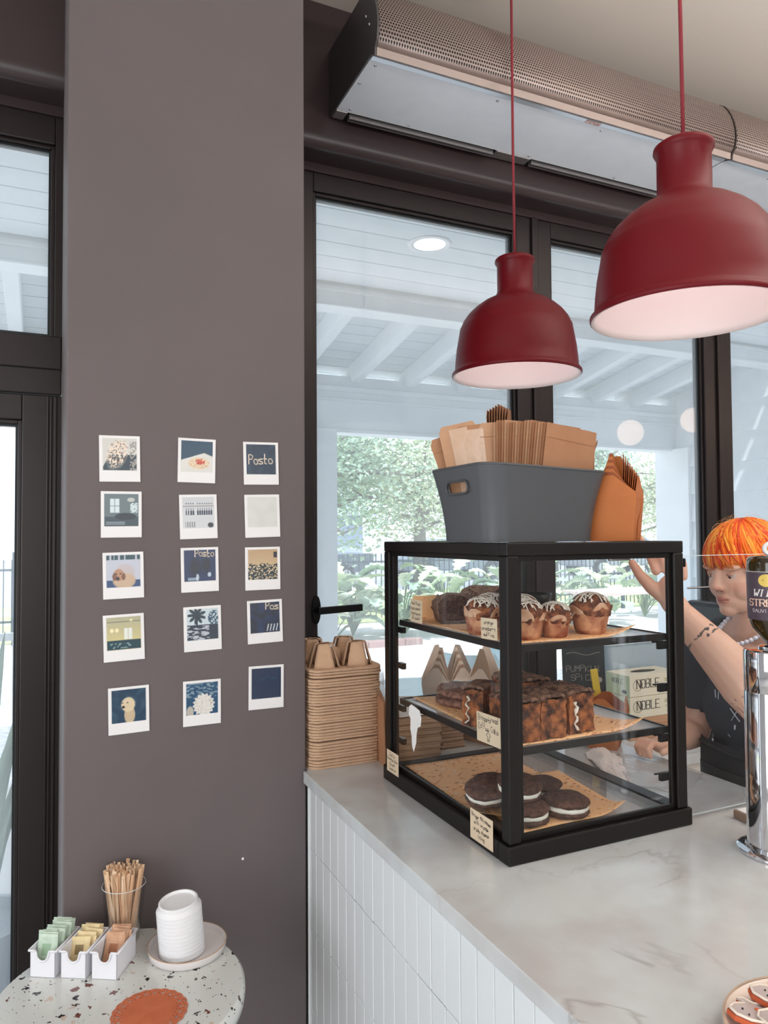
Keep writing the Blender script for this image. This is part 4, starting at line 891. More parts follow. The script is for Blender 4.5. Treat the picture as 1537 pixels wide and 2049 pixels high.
pk = G().ball((.043, -.0052, .160), (.009, .0006, .008), None, 12, 8); put('pumpkin_doodle', pk, m_chalk, cbd)
yl = tag(put('yellow_strip', G().box(-.011, .011, -.003, .003, 0, .20), mat('yellow_plastic', (226, 196, 70), .4), None, bev=.002, loc=(1.455, 1.66, CT), rot=(.0, -.14, -.3)), 'yellow strip leaning against the chalkboard', 'strip')
def glove_box(z, label, hole):
    t = thing('glove_box', label, 'box', (2.085, 2.155, z), 0, 'stacked glove boxes by the window')
    put('carton', G().box(-.125, .125, -.063, .063, 0, .078), mat('cream_card', (226, 220, 200), .5), t, bev=.001)
    put('side_print', G().box(-.1262, -.1252, -.0625, .0625, .002, .076), mat('olive_print', (214, 222, 198), .5, noise_=(5, .3, (176, 190, 130))), t)
    gl_ = letters(['NOBLE'], .115, .05, .0022, 0, True, bold=1.6); put('printed_name', G().add(gl_.v, gl_.f, T((-.035, -.0636, .042)) @ Rx(PI/2)), m_ink, t, fix=False)
    put('printed_swirl', G().tube([(-.088+.021*math.cos(a_)*(1+.1*a_/6), -.0637, .042+.021*math.sin(a_)) for a_ in [k*.35 for k in range(21)]], .0006, 4), m_ink, t)
    gs_ = letters(['NOBLE'], .06, .026, .0012, 0, True, bold=1.5); put('side_name', G().add(gs_.v, gs_.f, Matrix(((0, 0, -1, -.1265), (-1, 0, 0, .0), (0, 1, 0, .050), (0, 0, 0, 1)))), m_ink, t, fix=False)
    put('small_print', G().box(.045, .10, -.0636, -.0632, .055, .058).box(.045, .09, -.0636, -.0632, .048, .051).box(.045, .11, -.0636, -.0632, .034, .0355), mat('olive_ink', (150, 150, 100), .6), t)
    put('side_seal', G().prism([(.012*math.cos(k*PI/10), .007*math.sin(k*PI/10)) for k in range(20)], 0, .0004, Matrix(((0, 0, -1, -.1264), (-1, 0, 0, -.035), (0, 1, 0, .016), (0, 0, 0, 1)))), m_ink, t)
    if hole: put('opening', G().prism([(.062*math.cos(k*PI/16), .022*math.sin(k*PI/16)*abs(math.sin(k*PI/16))**.4) for k in range(32)], .0781, .0786), mat('box_opening', (70, 68, 62), .9), t)
glove_box(.885+.16, 'upper white and green glove box with an oval slot', True); glove_box(.885+.0805, 'lower glove box with the same printed name, under the open one', False)
kk = thing('cardboard_box', 'plain kraft box under the two glove boxes', 'box', (2.085, 2.155, .8855)); put('carton', G().box(-.125, .125, -.063, .063, 0, .079), m_kr[2], kk, bev=.001); put('lid_seam', G().box(-.125, .125, -.0636, -.063, .052, .0535), m_kr[1], kk)
for i, (x, y, z, rz, lab) in enumerate(((2.30, 2.305, .886, 0, 'blue grey stacking tub beside the glove boxes, lower one'), (2.32, 2.30, 1.06, .03, 'blue grey stacking tub on top, tilted, by the window'))):
    t = thing('bus_tub', lab, 'tub', (x, y, z), rz)
    g = G(); 
    for zz, o_ in ((0, 0), (.15, .012), (.155, .018), (.155, .008), (.004, -.004)): g.v += [(px*(1+o_/.1), py*(1+o_/.06), zz) for px, py in rrect(-.30, .16, -.045, .045, .02, 4)]
    n_ = len(rrect(-.30, .16, -.045, .045, .02, 4))
    for j in range(4):
        for q in range(n_): g.f.append((j*n_+q, j*n_+(q+1) % n_, (j+1)*n_+(q+1) % n_, (j+1)*n_+q))
    g.f.append(tuple(range(n_))); g.f.append(tuple(4*n_+q for q in range(n_))); g.c = [None]*len(g.v)
    put('tub', g, mat('blue_grey_plastic', (176, 194, 208), .4), t, auto=35); put('lip', G().tube([(px*1.15, py*1.25, .155) for px, py in rrect(-.30, .16, -.045, .045, .02, 4)+[rrect(-.30, .16, -.045, .045, .02, 4)[0]]], .004, 6), MATS['blue_grey_plastic'], t)
# wax paper and cling film on the counter behind the case
def crumple(name, quad, z, amp, m, label, seed, rise=0):
    q = [Vector(p+(0,)) for p in quad]
    def fn(u, v):
        p = (q[0]*(1-u)+q[1]*u)*(1-v)+(q[3]*(1-u)+q[2]*u)*v; w_ = noise.noise(Vector((u*4, v*4, seed)))+.5*noise.noise(Vector((u*11, v*11, seed)))
        return (p.x+w_*.004, p.y, z+max(.0005, amp*(.5+w_)+rise*math.sin(PI*min(1, u*1.1))*v))
    return tag(put(name, G().sheet(fn, 26, 26), m, None, smooth=True, solid=.0005), label, 'paper' if 'paper' in name else 'film')
crumple('wax_paper', [(1.21, 1.36), (1.225, 1.30), (1.365, 1.50), (1.30, 1.56)], CT, .008, mat('wax_paper', (226, 216, 212), .5), 'crumpled translucent wax paper on the counter behind the case', 3, .02)
crumple('plastic_film', [(1.215, 1.37), (1.30, 1.215), (1.455, 1.31), (1.39, 1.53)], CT, .004, glass('film', (250, 250, 250), veil=.35, refl=1., rough=.1, dmix=.7), 'creased clear plastic film spread at the staff edge of the counter', 6)
wb = thing('wooden_block', 'small wooden tray with a white top behind the chrome tower', 'tray', (1.335, 1.05, CT), -.1)
put('block', G().box(-.052, .05, -.03, .03, 0, .018), mat('walnut', (132, 108, 92), .5), wb, bev=.003); put('insert', G().box(-.047, .045, -.025, .025, .018, .0195), MATS['white_plastic'], wb)
bsk = thing('wire_basket', 'dark wire basket handle beyond the case on the back counter', 'basket', (2.33, 2.02, .886))
put('basket', G().lathe([(0, 0), (.07, 0), (.10, .10), (.104, .10), (.074, -.003), (0, -.003)], 24), mat('grey_metal', (96, 100, 106), .4, .6), bsk, smooth=True)
put('handle', G().tube([(-.085, -.0, .10), (-.09, 0, .20), (-.05, 0, .235), (-.01, 0, .225), (-.02, 0, .1)], .007, 8), MATS['grey_metal'], bsk, smooth=True)
# espresso machine behind the barista
em = thing('espresso_machine', 'black and chrome espresso machine on the back counter behind the barista', 'machine', (2.75, 2.15, .886))
put('body', G().box(-.27, .30, -.17, .17, .08, .48), mat('machine_black', (40, 44, 48), .2, .3), em, bev=.02)
put('drip_tray', G().box(-.28, .31, -.20, .17, 0, .08), MATS['steel'], em, bev=.008)
put('top_rail', G().tube([(-.26, -.16, .53), (.29, -.16, .53)], .004, 8).tube([(-.26, .16, .53), (.29, .16, .53)], .004, 8).tube([(-.26, -.16, .48), (-.26, -.16, .53)], .004, 8), MATS['steel'], em)
for x in (-.15, .15):
    gp_ = put('group_head', G().lathe([(0, 0), (.035, 0), (.035, .07), (0, .07)], 20), MATS['steel'], em, loc=(x, -.19, .26)); put('portafilter', G().tube([(0, 0, -.01), (0, -.14, -.02)], .013, 10), MATS['black_metal'], gp_)
for i, (x, y) in enumerate(((-.19, -.1), (-.09, -.1), (.01, -.1), (-.14, .0), (-.04, 0), (.06, .02))):
    t = thing('coffee_cup', 'upturned dark glass cup on top of the espresso machine', 'cup', (2.75+x, 2.15+y, 1.367), 0, 'cups on the espresso machine')
    put('cup', G().lathe([(.042, 0), (.036, .055), (.03, .075), (0, .078), (0, .074), (.027, .07), (.038, 0)], 20), mat('smoky_glass', (120, 132, 142), .1, .3), t, smooth=True); put('foot_ring', G().lathe([(.016, .078), (.02, .078), (.02, .084), (.016, .084)], 16, None, True), MATS['smoky_glass'], t)
# ---------------------------------------------------------------- chrome tap tower and bottle handle
m_chrome = mat('chrome', (225, 225, 230), .07, 1)
TX, TY = 1.222, .935
tw = thing('tap_tower', 'tall polished chrome tap tower standing on the marble at the right edge', 'tap', (TX, TY, CT))
put('flange', G().lathe([(0, 0), (.066, 0), (.068, .002), (.068, .006), (.064, .008), (.054, .009), (.0525, .016), (0, .016)], 64), m_chrome, tw, auto=40)
put('column', G().lathe([(.0505, .014), (.0505, .292), (.050, .293), (.050, .296), (.0505, .297), (.0505, .366), (.049, .370), (.045, .371), (0, .371)], 64), m_chrome, tw, auto=40)
put('cap_collar', G().lathe([(.018, .371), (.026, .371), (.026, .376), (.018, .378), (0, .378)], 32), m_chrome, tw, auto=40)
bt = thing('wine_bottle', 'dark wine bottle shaped tap handle labelled wine street, above the chrome tower', 'bottle', (TX+.007, TY, CT+.379)); bt.scale = (1.22, 1.22, 1.0)
m_bg = mat('bottle_glass', (58, 44, 14), .06, coat=.6, noise_=(18, .15, (20, 15, 8)))
put('bottle_glass', G().lathe([(0, -.001), (.013, 0), (.02, .012), (.032, .03), (.0355, .045), (.0368, .10), (.038, .150), (.037, .158), (.033, .163), (.0, .165)], 48), m_bg, bt, smooth=True)
put('bottle_label', G().lathe([(.0366, .035+.012), (.0374, .05), (.0384, .135)], 48), mat('plum_label', (84, 70, 82), .5), bt, smooth=True)
fa = math.atan2(-TY, -TX)
def on_cyl(g, r, z0): # wrap flat ink round the label, centred on the viewer side
    out = G(); out.v = [((r+.0006)*math.cos(fa-.28+v[0]/r), (r+.0006)*math.sin(fa-.28+v[0]/r), z0+v[1]) for v in g.v]; out.f = g.f; out.c = [None]*len(out.v); return out
put('label_name', on_cyl(letters(['WINE'], .042, .019, .0012, 0, True, bold=1.6, slant=.2), .0377, .096), mat('label_white', (235, 232, 228), .5), bt, fix=False)
put('label_name', on_cyl(letters(['STREET'], .058, .019, .0012, 0, True, bold=1.6), .0375, .078), mat('label_peach', (240, 205, 180), .5), bt, fix=False)
put('label_small_print', on_cyl(letters(['SAUVIGNON'], .045, .009, .0006, 0, False), .0375, .064), MATS['label_white'], bt, fix=False)
sun_ = G(); sun_.add([(0, 0, 0)]+[(.0115*math.cos(k*PI/12), .0115*math.sin(k*PI/12), 0) for k in range(24)], [(0, 1+k, 1+(k+1) % 24) for k in range(24)]); put('label_seal', on_cyl(sun_, .0380, .120), mat('label_gold', (226, 196, 96), .4), bt, fix=False)
ed = [(-.0, 0)]; put('label_edge', G().tube([(.0388*math.cos(k*PI/24), .0388*math.sin(k*PI/24), .1355) for k in range(49)], .0005, 4), MATS['label_white'], bt)
put('hang_ring', G().tube([(.012*math.cos(k*PI/10), 0, .177+.012*math.sin(k*PI/10)) for k in range(21)], .0035, 8, Rz(fa+PI/2)), MATS['white_plastic'], bt, smooth=True)
# ---------------------------------------------------------------- plate of ghost cookies
m_pl = mat('cream_glaze', (228, 212, 200), .25, coat=.3); m_gold = mat('rim_tan', (196, 172, 150), .4)
gp2 = thing('plate', 'round cream plate with tan rim at the lower right corner', 'plate', (.806, .543, CT))
put('dish', G().lathe([(0, .004), (.07, .004), (.108, .010), (.118, .020), (.121, .021), (.121, .018), (.112, .006), (.075, 0), (0, 0)], 64), m_pl, gp2, smooth=True)
put('rim_line', G().tube([(.1195*math.cos(k*PI/32), .1195*math.sin(k*PI/32), .0212) for k in range(65)], .0013, 6), m_gold, gp2)
gh_poly = [(-.022, -.035), (-.012, -.028), (-.004, -.037), (.006, -.029), (.016, -.037), (.024, -.028), (.022, -.004), (.034, .004), (.030, .012), (.020, .010), (.018, .026), (.008, .038), (-.006, .038), (-.017, .027), (-.020, .010), (-.032, .010), (-.034, .002), (-.022, -.006)]
for i, (x, y, z, rz, rx_, lab) in enumerate(((.868, .674, .016, .9, .12, 'topmost ghost shaped iced cookie at the back of the plate'), (.819, .668, .014, 1.3, .2, 'ghost shaped iced cookie at the left of the plate'), (.832, .634, .022, .6, -.12, 'ghost shaped iced cookie leaning in the middle of the plate'), (.903, .645, .014, -.3, .1, 'ghost shaped iced cookie at the right of the plate'))):
    t = thing('iced_cookie', lab, 'cookie', (x-.054, y-.057, CT+z), rz, 'ghost cookies on the plate', rot=(rx_, .06, rz))
    put('biscuit', G().prism([(a*1.06, b2*1.06) for a, b2 in gh_poly], 0, .006), mat('ginger_biscuit', (196, 92, 54), .8), t, bev=.001)
    put('icing', G().prism(gh_poly, .006, .0078), mat('grey_icing', (196, 182, 180), .35), t, bev=.0006)
    put('icing_outline', G().tube([(a, b2, .0082) for a, b2 in gh_poly+[gh_poly[0]]], .0016, 6), m_ice, t, smooth=True)
    put('icing_dots', G().ball((-.006, .022, .0085), .0012).ball((.006, .022, .0085), .0012), MATS['melted_chocolate'], t); put('orange_accent', G().box(-.012, .010, -.002, .004, .0078, .0092), mat('orange_icing', (240, 110, 50), .4), t, bev=.001)
# ---------------------------------------------------------------- terrazzo table
m_tz = mat('terrazzo', (228, 222, 214), .22, coat=.3)
nt = m_tz.node_tree; N = nt.nodes; L = nt.links; B = N['Principled BSDF']
t = N.new('ShaderNodeTexCoord'); n1 = N.new('ShaderNodeTexNoise'); n1.inputs['Scale'].default_value = 90; L.new(t.outputs['Object'], n1.inputs[0])
ad = N.new('ShaderNodeMix'); ad.data_type = 'VECTOR'; ad.inputs[0].default_value = .018; L.new(t.outputs['Object'], ad.inputs[4]); L.new(n1.outputs['Color'], ad.inputs[5])
def chips(sc, k, thr):
    v = N.new('ShaderNodeTexVoronoi'); v.inputs['Scale'].default_value = sc; v.distance = 'MINKOWSKI'; v.inputs['Exponent'].default_value = .9; L.new(ad.outputs[1], v.inputs['Vector'])
    s = N.new('ShaderNodeSeparateColor'); L.new(v.outputs['Color'], s.inputs[0])
    return mth('LESS_THAN', v.outputs['Distance'], mth('MULTIPLY', mth('MAXIMUM', mth('SUBTRACT', s.outputs[0], thr), 0), k)), s
c1, s1 = chips(46, .62, .08); c2, s2 = chips(110, .6, .3)
rc = N.new('ShaderNodeValToRGB'); rc.color_ramp.interpolation = 'CONSTANT'; L.new(s1.outputs[1], rc.inputs[0])
for i, c in enumerate(((38, 26, 26), (70, 36, 30), (30, 26, 28), (110, 62, 50), (50, 34, 34), (206, 186, 170))):
    e = rc.color_ramp.elements[i] if i < 2 else rc.color_ramp.elements.new(i/6)
    e.position = i/6; e.color = lin(c)+(1,)
mx = N.new('ShaderNodeMix'); mx.data_type = 'RGBA'; mx.inputs[6].default_value = lin((216, 218, 214))+(1,); L.new(mth('MAXIMUM', c1, c2), mx.inputs[0]); L.new(rc.outputs[0], mx.inputs[7]); L.new(mx.outputs[2], B.inputs['Base Color'])
TZ = .775
tb = thing('side_table', 'round speckled terrazzo side table against the plum grey pillar', 'table', (.135, 1.518, 0))
put('tabletop', G().lathe([(0, TZ-.045), (.225, TZ-.045), (.234, TZ-.036), (.236, TZ-.022), (.235, TZ-.006), (.230, TZ), (0, TZ)], 96), m_tz, tb, auto=50)
put('column', G().tube([(0, 0, .02), (0, 0, TZ-.045)], .03, 20), m_frame, tb); put('base', G().lathe([(0, 0), (.19, 0), (.19, .01), (.05, .03), (0, .03)], 40), m_frame, tb)
# packet caddies
m_cad = mat('white_caddy', (236, 236, 242), .3)
def caddy(x, y, rz, label):
    t = thing('packet_caddy', label, 'caddy', (x, y, TZ), rz, 'white packet caddies on the terrazzo table')
    w_, d_, h_ = .052, .088, .052; th = .0022; g = G()
    fr = [(-w_/2, 0), (w_/2, 0), (w_/2, h_), (.014, h_), (.0125, h_-.004)]+[(.012*math.cos(a), h_-.006-.013*math.sin(a)) for a in [k*PI/10 for k in range(0, 11)]]+[(-.0125, h_-.004), (-.014, h_), (-w_/2, h_)]
    g.prism(fr, 0, th, Matrix(((1, 0, 0, 0), (0, 0, 1, -d_/2), (0, 1, 0, 0), (0, 0, 0, 1))))
    g.box(-w_/2, w_/2, d_/2-th, d_/2, 0, h_).box(-w_/2, -w_/2+th, -d_/2, d_/2, 0, h_).box(w_/2-th, w_/2, -d_/2, d_/2, 0, h_).box(-w_/2, w_/2, -d_/2, d_/2, 0, th)
    put('tray_body', g, m_cad, t, bev=.0008)
    e = .002
    rim = [(-w_/2-e, d_/2+e), (w_/2+e, d_/2+e), (w_/2+e, -d_/2-e), (.014, -d_/2-e)]
    g = G().tube([(-.014, -d_/2-e*.5, h_), (-w_/2-e, -d_/2-e*.5, h_), (-w_/2-e, d_/2+e, h_), (w_/2+e, d_/2+e, h_), (w_/2+e, -d_/2-e*.5, h_), (.014, -d_/2-e*.5, h_)], .0026, 6)
    g.tube([(-.014, -d_/2-.001, h_)]+[(-.0125*math.cos(a), -d_/2-.001, h_-.006-.014*math.sin(a)) for a in [k*PI/10 for k in range(11)]]+[(.014, -d_/2-.001, h_)], .002, 6)
    put('rolled_rim', g, m_cad, t, smooth=True); return t
ca = [(.020, 1.672, 'left caddy holding pale green packets'), (.0755, 1.642, 'middle caddy holding cream packets'), (.131, 1.612, 'right caddy holding brown sugar packets')]
Rz_ = math.radians(-30)
for x, y, l in ca: caddy(x, y, Rz_, l)
m_pk_ = [mat('green_packet', (206, 222, 206), .6, noise_=(60, .15, (186, 206, 186))), mat('cream_packet', (238, 222, 176), .6, noise_=(60, .15, (226, 200, 150))), mat('brown_packet', (214, 170, 138), .6, noise_=(60, .15, (196, 148, 116)))]
R = random.Random(11)
for c_, (n_, s0, s1_, lab) in enumerate(((16, -.036, .034, 'pale green sweetener packet'), (9, -.020, .026, 'cream coloured sugar packet'), (8, -.016, .024, 'brown sugar packet'))):
    cx, cy, _ = ca[c_]
    for i in range(n_):
        v = s0+(s1_-s0)*i/(n_-1); lx = R.uniform(-.004, .004); M = Rz(Rz_); p = M @ Vector((lx, v, 0))
        hh = .060+(.010 if c_ == 0 else 0)+R.uniform(-.004, .004); w_ = .040
        t = thing('sugar_packet', lab+(' at the front of its caddy' if i == 0 else ' standing in the row behind the front one'), 'packet', (cx+p.x, cy+p.y, TZ+.004), 0, lab+'s', rot=(-.10-R.uniform(0, .12)-(.25 if c_ else 0), R.uniform(-.08, .08), Rz_))
        put('sachet', G().add([(-w_/2, 0, 0), (w_/2, 0, 0), (w_/2, 0, hh), (-w_/2, 0, hh), (-w_/2+.004, -.0016, .006), (w_/2-.004, -.0016, .006), (w_/2-.004, -.0016, hh-.006), (-w_/2+.004, -.0016, hh-.006)], [(3, 2, 1, 0), (4, 5, 6, 7), (0, 1, 5, 4), (1, 2, 6, 5), (2, 3, 7, 6), (3, 0, 4, 7)]), m_pk_[c_], t)
        if i < 3:
            put('print', G().box(-.010, .008, -.0019, -.0016, hh*.45, hh*.75), mat('packet_print_%d' % c_, ((150, 180, 150), (150, 130, 90), (170, 110, 76))[c_], .6), t)
# glass of wooden stirrers
GX, GY = .158, 1.712
tg = thing('drinking_glass', 'clear tapered glass full of wooden stirrers beside the pillar', 'glass', (GX, GY, TZ))
put('glass_wall', G().lathe([(0, 0), (.0325, 0), (.0335, .003), (.0455, .118), (.0463, .1185), (.0455, .119), (.044, .118), (.0318, .006), (0, .006)], 48), glass('tumbler_glass', (255, 255, 255), refl=1.), tg, smooth=True)
put('glass_rim', G().tube([(.0452*math.cos(k*PI/24), .0452*math.sin(k*PI/24), .1185) for k in range(49)], .0008, 6), mat('rim_glint', (216, 222, 222), .1), tg, smooth=True)
m_st = [mat('birch_%d' % i, c, .7, noise_=(20, .3, d), scale3=(6, 6, 1)) for i, (c, d) in enumerate((((238, 206, 172), (224, 184, 148)), ((244, 218, 188), (232, 196, 162)), ((222, 176, 138), (232, 190, 154))))]
sm = [G().box(-.0027, .0027, -.0008, .0008, 0, .148).mesh('stirrer', m) for m in m_st]
for i in range(140):
    a = R.uniform(0, 2*PI); rt = .040*R.random()**.4; rb = .026*math.sqrt(R.random()); ab = a+R.choice((0, .4, -.4, 2.6))
    p0_ = Vector((rb*math.cos(ab), rb*math.sin(ab), .008)); p1_ = Vector((rt*math.cos(a), rt*math.sin(a), .15)); d = (p1_-p0_).normalized(); q = d.to_track_quat('Z', 'Y')
    o = bpy.data.objects.new('stirrer', sm[i % 3]); C.objects.link(o); o.rotation_mode = 'XYZ'; o.rotation_euler = (q.to_matrix() @ Matrix.Rotation(R.uniform(0, 3), 3, 'Z')).to_euler(); o.location = (GX+p0_.x, GY+p0_.y, TZ+p0_.z); o.scale = (1, 1, R.uniform(.96, 1.02))
    tag(o, 'thin wooden stirrer standing in the clear glass', 'stirrer', 'wooden stirrers in the glass')
# plate with stacked lids
PX, PY = .276, 1.607
pp = thing('plate', 'white rimmed plate with thin tan edge under the stacked lids', 'plate', (PX, PY, TZ))
m_wp = mat('white_glaze', (232, 226, 226), .25, coat=.3)
put('dish', G().lathe([(0, 0), (.074, 0), (.079, .004), (.081, .018), (.0795, .019), (.0765, .007), (.072, .005), (0, .0045)], 64), m_wp, pp, auto=50)
put('rim_line', G().tube([(.0803*math.cos(k*PI/32), .0803*math.sin(k*PI/32), .0188) for k in range(65)], .0009, 6), mat('tan_line', (186, 150, 116), .5), pp)
m_lid = mat('white_lid', (238, 238, 240), .35)
lid = [(.0445, 0), (.0465, .0012), (.0465, .005), (.0445, .0062), (.0425, .010), (.0405, .0125), (.0405, .0195), (.039, .021), (.0365, .0212), (.0335, .0165), (0, .0162), (0, .0148), (.033, .0165), (.039, .0185), (.0395, .0), (.0445, 0)]
lid_me = G().lathe(lid, 48).mesh('cup_lid', m_lid, True); fixn(lid_me); smooth_angle(lid_me, 35)
for i in range(12):
    o = bpy.data.objects.new('cup_lid', lid_me); C.objects.link(o); k = i/11
    o.location = (PX-.012-.006*k, PY-.006+.002*k, TZ+.0055+.0078*i); o.rotation_euler = (.05*k, -.10*k, 0)
    tag(o, 'topmost white plastic cup lid on the leaning stack' if i == 11 else 'white plastic cup lid in the leaning stack on the plate', 'lid', 'stack of white cup lids')
# doily
m_do = mat('rust_paper', (206, 112, 74), .8, noise_=(30, .2, (190, 98, 62)))
dl = thing('paper_doily', 'rust coloured round lace paper doily on the terrazzo table', 'doily', (.178, 1.432, TZ+.0006))
put('centre', G().lathe([(0, .0006), (.046, .0006), (.046, 0), (0, 0)], 48), m_do, dl)
g = G(); NA, NR = 132, 9; vs = []
for i in range(NA):
    a = 2*PI*i/NA; ro = .0665+.0022*abs(math.sin(a*11))
    for k in range(NR+1): r = .0455+(ro-.0455)*k/NR; vs.append((r*math.cos(a), r*math.sin(a), .0006))
fs = []
for i in range(NA):
    for k in range(NR):
        u_ = i % 12; hole = (k in (1,) and i % 4 in (1,)) or (k in (3, 4) and u_ in (2, 3, 8, 9)) or (k in (3,) and u_ in (5, 11)) or (k == 6 and i % 3 == 0) or (k == 7 and i % 6 in (1, 2))
        if not hole: j_ = (i+1) % NA; fs.append((i*(NR+1)+k, i*(NR+1)+k+1, j_*(NR+1)+k+1, j_*(NR+1)+k))
g.add(vs, fs); put('lace_edge', g, m_do, dl, solid=.0006)
# ---------------------------------------------------------------- instant photographs
m_card = mat('photo_card', (236, 234, 234), .35); m_pic = mat('photo_print', (255, 255, 255), .25, vcol=True, coat=.2)
def paint(fn, n=56):
    g = G(); n1 = n+1
    for j in range(n1):
        for i in range(n1):
            u, v = i/n, j/n; g.v.append(((u-.5)*.0735, 0, (v-.5)*.0735)); c = fn(u, v); g.c.append(lin([max(0, min(255, q)) for q in c]))
    for j in range(n):
        for i in range(n): g.f.append((j*n1+i, j*n1+i+1, (j+1)*n1+i+1, (j+1)*n1+i))
    return g
def nz_(u, v, s, k=0): return noise.noise(Vector((u*s, v*s, k*3.7)))
def mixc(a, b2, t): t = max(0, min(1, t)); return tuple(x*(1-t)+y*t for x, y in zip(a, b2))
def el(u, v, cx, cy, rx, ry, soft=.15): d = math.hypot((u-cx)/rx, (v-cy)/ry); return max(0, min(1, (1-d)/soft))
def bx(u, v, x0, x1, y0, y1): return 1 if x0 < u < x1 and y0 < v < y1 else 0
DK = (16, 42, 66); 
def p_flowers(u, v):
    c = mixc((206, 204, 198), (22, 48, 60), bx(u, v, 0, 1, 0, .5)*(u+.5*(1-v) > .45)); c = mixc(c, (150, 145, 140), bx(u, v, .8, 1, 0, .9)*(nz_(u, v, 14) > 0))
    k = el(u, v, .42+.2*v-.1, .5, .34, .52, .3)*(1 if nz_(u, v, 22, 1) > -.15 else .25); c = mixc(c, (232, 214, 196), k); return mixc(c, (96, 70, 60), k*(nz_(u, v, 26, 2) > .18))
def p_pizza(u, v):
    c = mixc((14, 60, 86), (216, 214, 208), 1 if v < .62-.35*abs(u-.72) else 0); c = mixc(c, (226, 206, 176), el(u, v, .56, .28, .36, .2)); c = mixc(c, (206, 170, 136), el(u, v, .56, .28, .36, .2)*(nz_(u, v, 18) > .15))
    return mixc(c, (196, 70, 44), el(u, v, .6, .33, .17, .1)*(nz_(u, v, 20, 4) > -.2))
def p_dark(u, v): return mixc(DK, (40, 74, 90), max(0, nz_(u, v, 5)))
def p_room(u, v):
    c = mixc((96, 112, 118), (46, 66, 76), bx(u, v, 0, 1, 0, .3)); c = mixc(c, (206, 222, 228), bx(u, v, .17, .44, .42, .84)*(abs(u-.30) > .012)*(abs(v-.62) > .012)); c = mixc(c, (200, 214, 218), bx(u, v, .76, .97, .42, .72)*(nz_(u, v, 20) > -.3)); c = mixc(c, (186, 190, 186), el(u, v, .78, .82, .12, .07))
    c = mixc(c, (16, 36, 50), el(u, v, .62, .3, .34, .12)); return mixc(c, (170, 186, 196), bx(u, v, .05, .6, .02, .14)*(math.sin(v*120) > .3))
def p_bottles(u, v):
    c = mixc((206, 208, 212), (176, 180, 186), v*.3); c = mixc(c, (150, 140, 140), bx(u, v, 0, 1, .68, .73))
    for k in range(12):
        x = .12+k*.072
        if k == 4: continue
        c = mixc(c, (16, 28, 60), bx(u, v, x-.022, x+.022, .42, .56)+bx(u, v, x-.009, x+.009, .56, .66)); c = mixc(c, (60, 62, 70), el(u, v, x, .79, .02, .025))
    c = mixc(c, (120, 120, 122), bx(u, v, .05, .4, .03, .2)*(math.sin(u*90) > .2)); return mixc(c, (36, 44, 50), el(u, v, .88, .09, .1, .09))
def p_blank(u, v): return mixc((206, 206, 202), (212, 212, 208), nz_(u, v, 3)+.5)
def p_dog1(u, v):
    c = mixc((188, 192, 206), (30, 66, 112), bx(u, v, 0, 1, 0, .22)); c = mixc(c, (30, 70, 78), bx(u, v, 0, 1, .84, 1)*(nz_(u, 0, 12) > -.1)); c = mixc(c, (190, 180, 184), el(u, v, .55, .45, .3, .28)); c = mixc(c, (196, 168, 140), el(u, v, .52, .2, .36, .26)); c = mixc(c, (176, 132, 100), el(u, v, .36, .38, .17, .2)); c = mixc(c, (120, 78, 60), el(u, v, .24, .33, .07, .13)+el(u, v, .5, .33, .06, .12)); return mixc(c, (34, 24, 28), el(u, v, .33, .27, .06, .06)+el(u, v, .29, .42, .025, .025)+el(u, v, .41, .42, .025, .025))
def p_dark2(u, v):
    c = mixc((18, 40, 84), (10, 22, 40), el(u, v, .35, .45, .25, .4, .6)+el(u, v, .7, .5, .2, .35, .6)); return mixc(c, (186, 200, 212), bx(u, v, .12, .4, .02, .12)*.7+el(u, v, .42, .12, .05, .12)+el(u, v, .8, .2, .06, .08))
def p_machine(u, v):
    c = mixc((212, 190, 150), (182, 150, 112), v); k = 1 if v < .52+.1*nz_(u, v, 9) and nz_(u, v, 15) > -.25 else 0; c = mixc(c, (20, 30, 34), k); c = mixc(c, (226, 214, 186), k*(nz_(u, v, 24, 3) > .25)); return mixc(c, (22, 28, 32), bx(u, v, .86, 1, .72, .92)+bx(u, v, .1, .9, .1, .14))
def p_cafe(u, v):
    c = mixc((206, 194, 140), (160, 160, 140), v-.3); c = mixc(c, (18, 60, 72), bx(u, v, 0, 1, 0, .3)); c = mixc(c, (226, 230, 224), bx(u, v, .5, .75, .32, .65)*(abs(u-.62) > .012)); c = mixc(c, (240, 230, 180), el(u, v, .15, .6, .06, .07)+el(u, v, .3, .6, .06, .07)+el(u, v, .72, .88, .05, .05)); c = mixc(c, (70, 84, 84), bx(u, v, .0, 1, .84, .87)); return mixc(c, (120, 150, 150), bx(u, v, .1, .7, .05, .2)*(nz_(u, v, 12) > .1))
def p_palm(u, v):
    c = mixc((196, 210, 216), (28, 44, 62), bx(u, v, 0, 1, 0, .5)); c = mixc(c, (186, 190, 200), bx(u, v, 0, .7, 0, .45)*(nz_(u*.5, v*2.4, 12, 2) > .02)); a = math.atan2(v-.8, u-.32); c = mixc(c, (20, 46, 60), (1 if math.hypot(u-.32, v-.8) < .12+.18*abs(math.sin(a*4.5)) else 0)); c = mixc(c, (24, 40, 50), bx(u, v, .29, .35, .4, .8)); return mixc(c, (40, 76, 100), el(u, v, .86, .7, .2, .25)*(nz_(u, v, 18) > -.15))
def p_dark3(u, v): c = mixc((14, 38, 78), (6, 16, 36), nz_(u, v, 4)+.4); return mixc(c, (196, 206, 212), bx(u, v, .55, .95, .05, .28)*(math.sin(u*60-v*14) > .55))
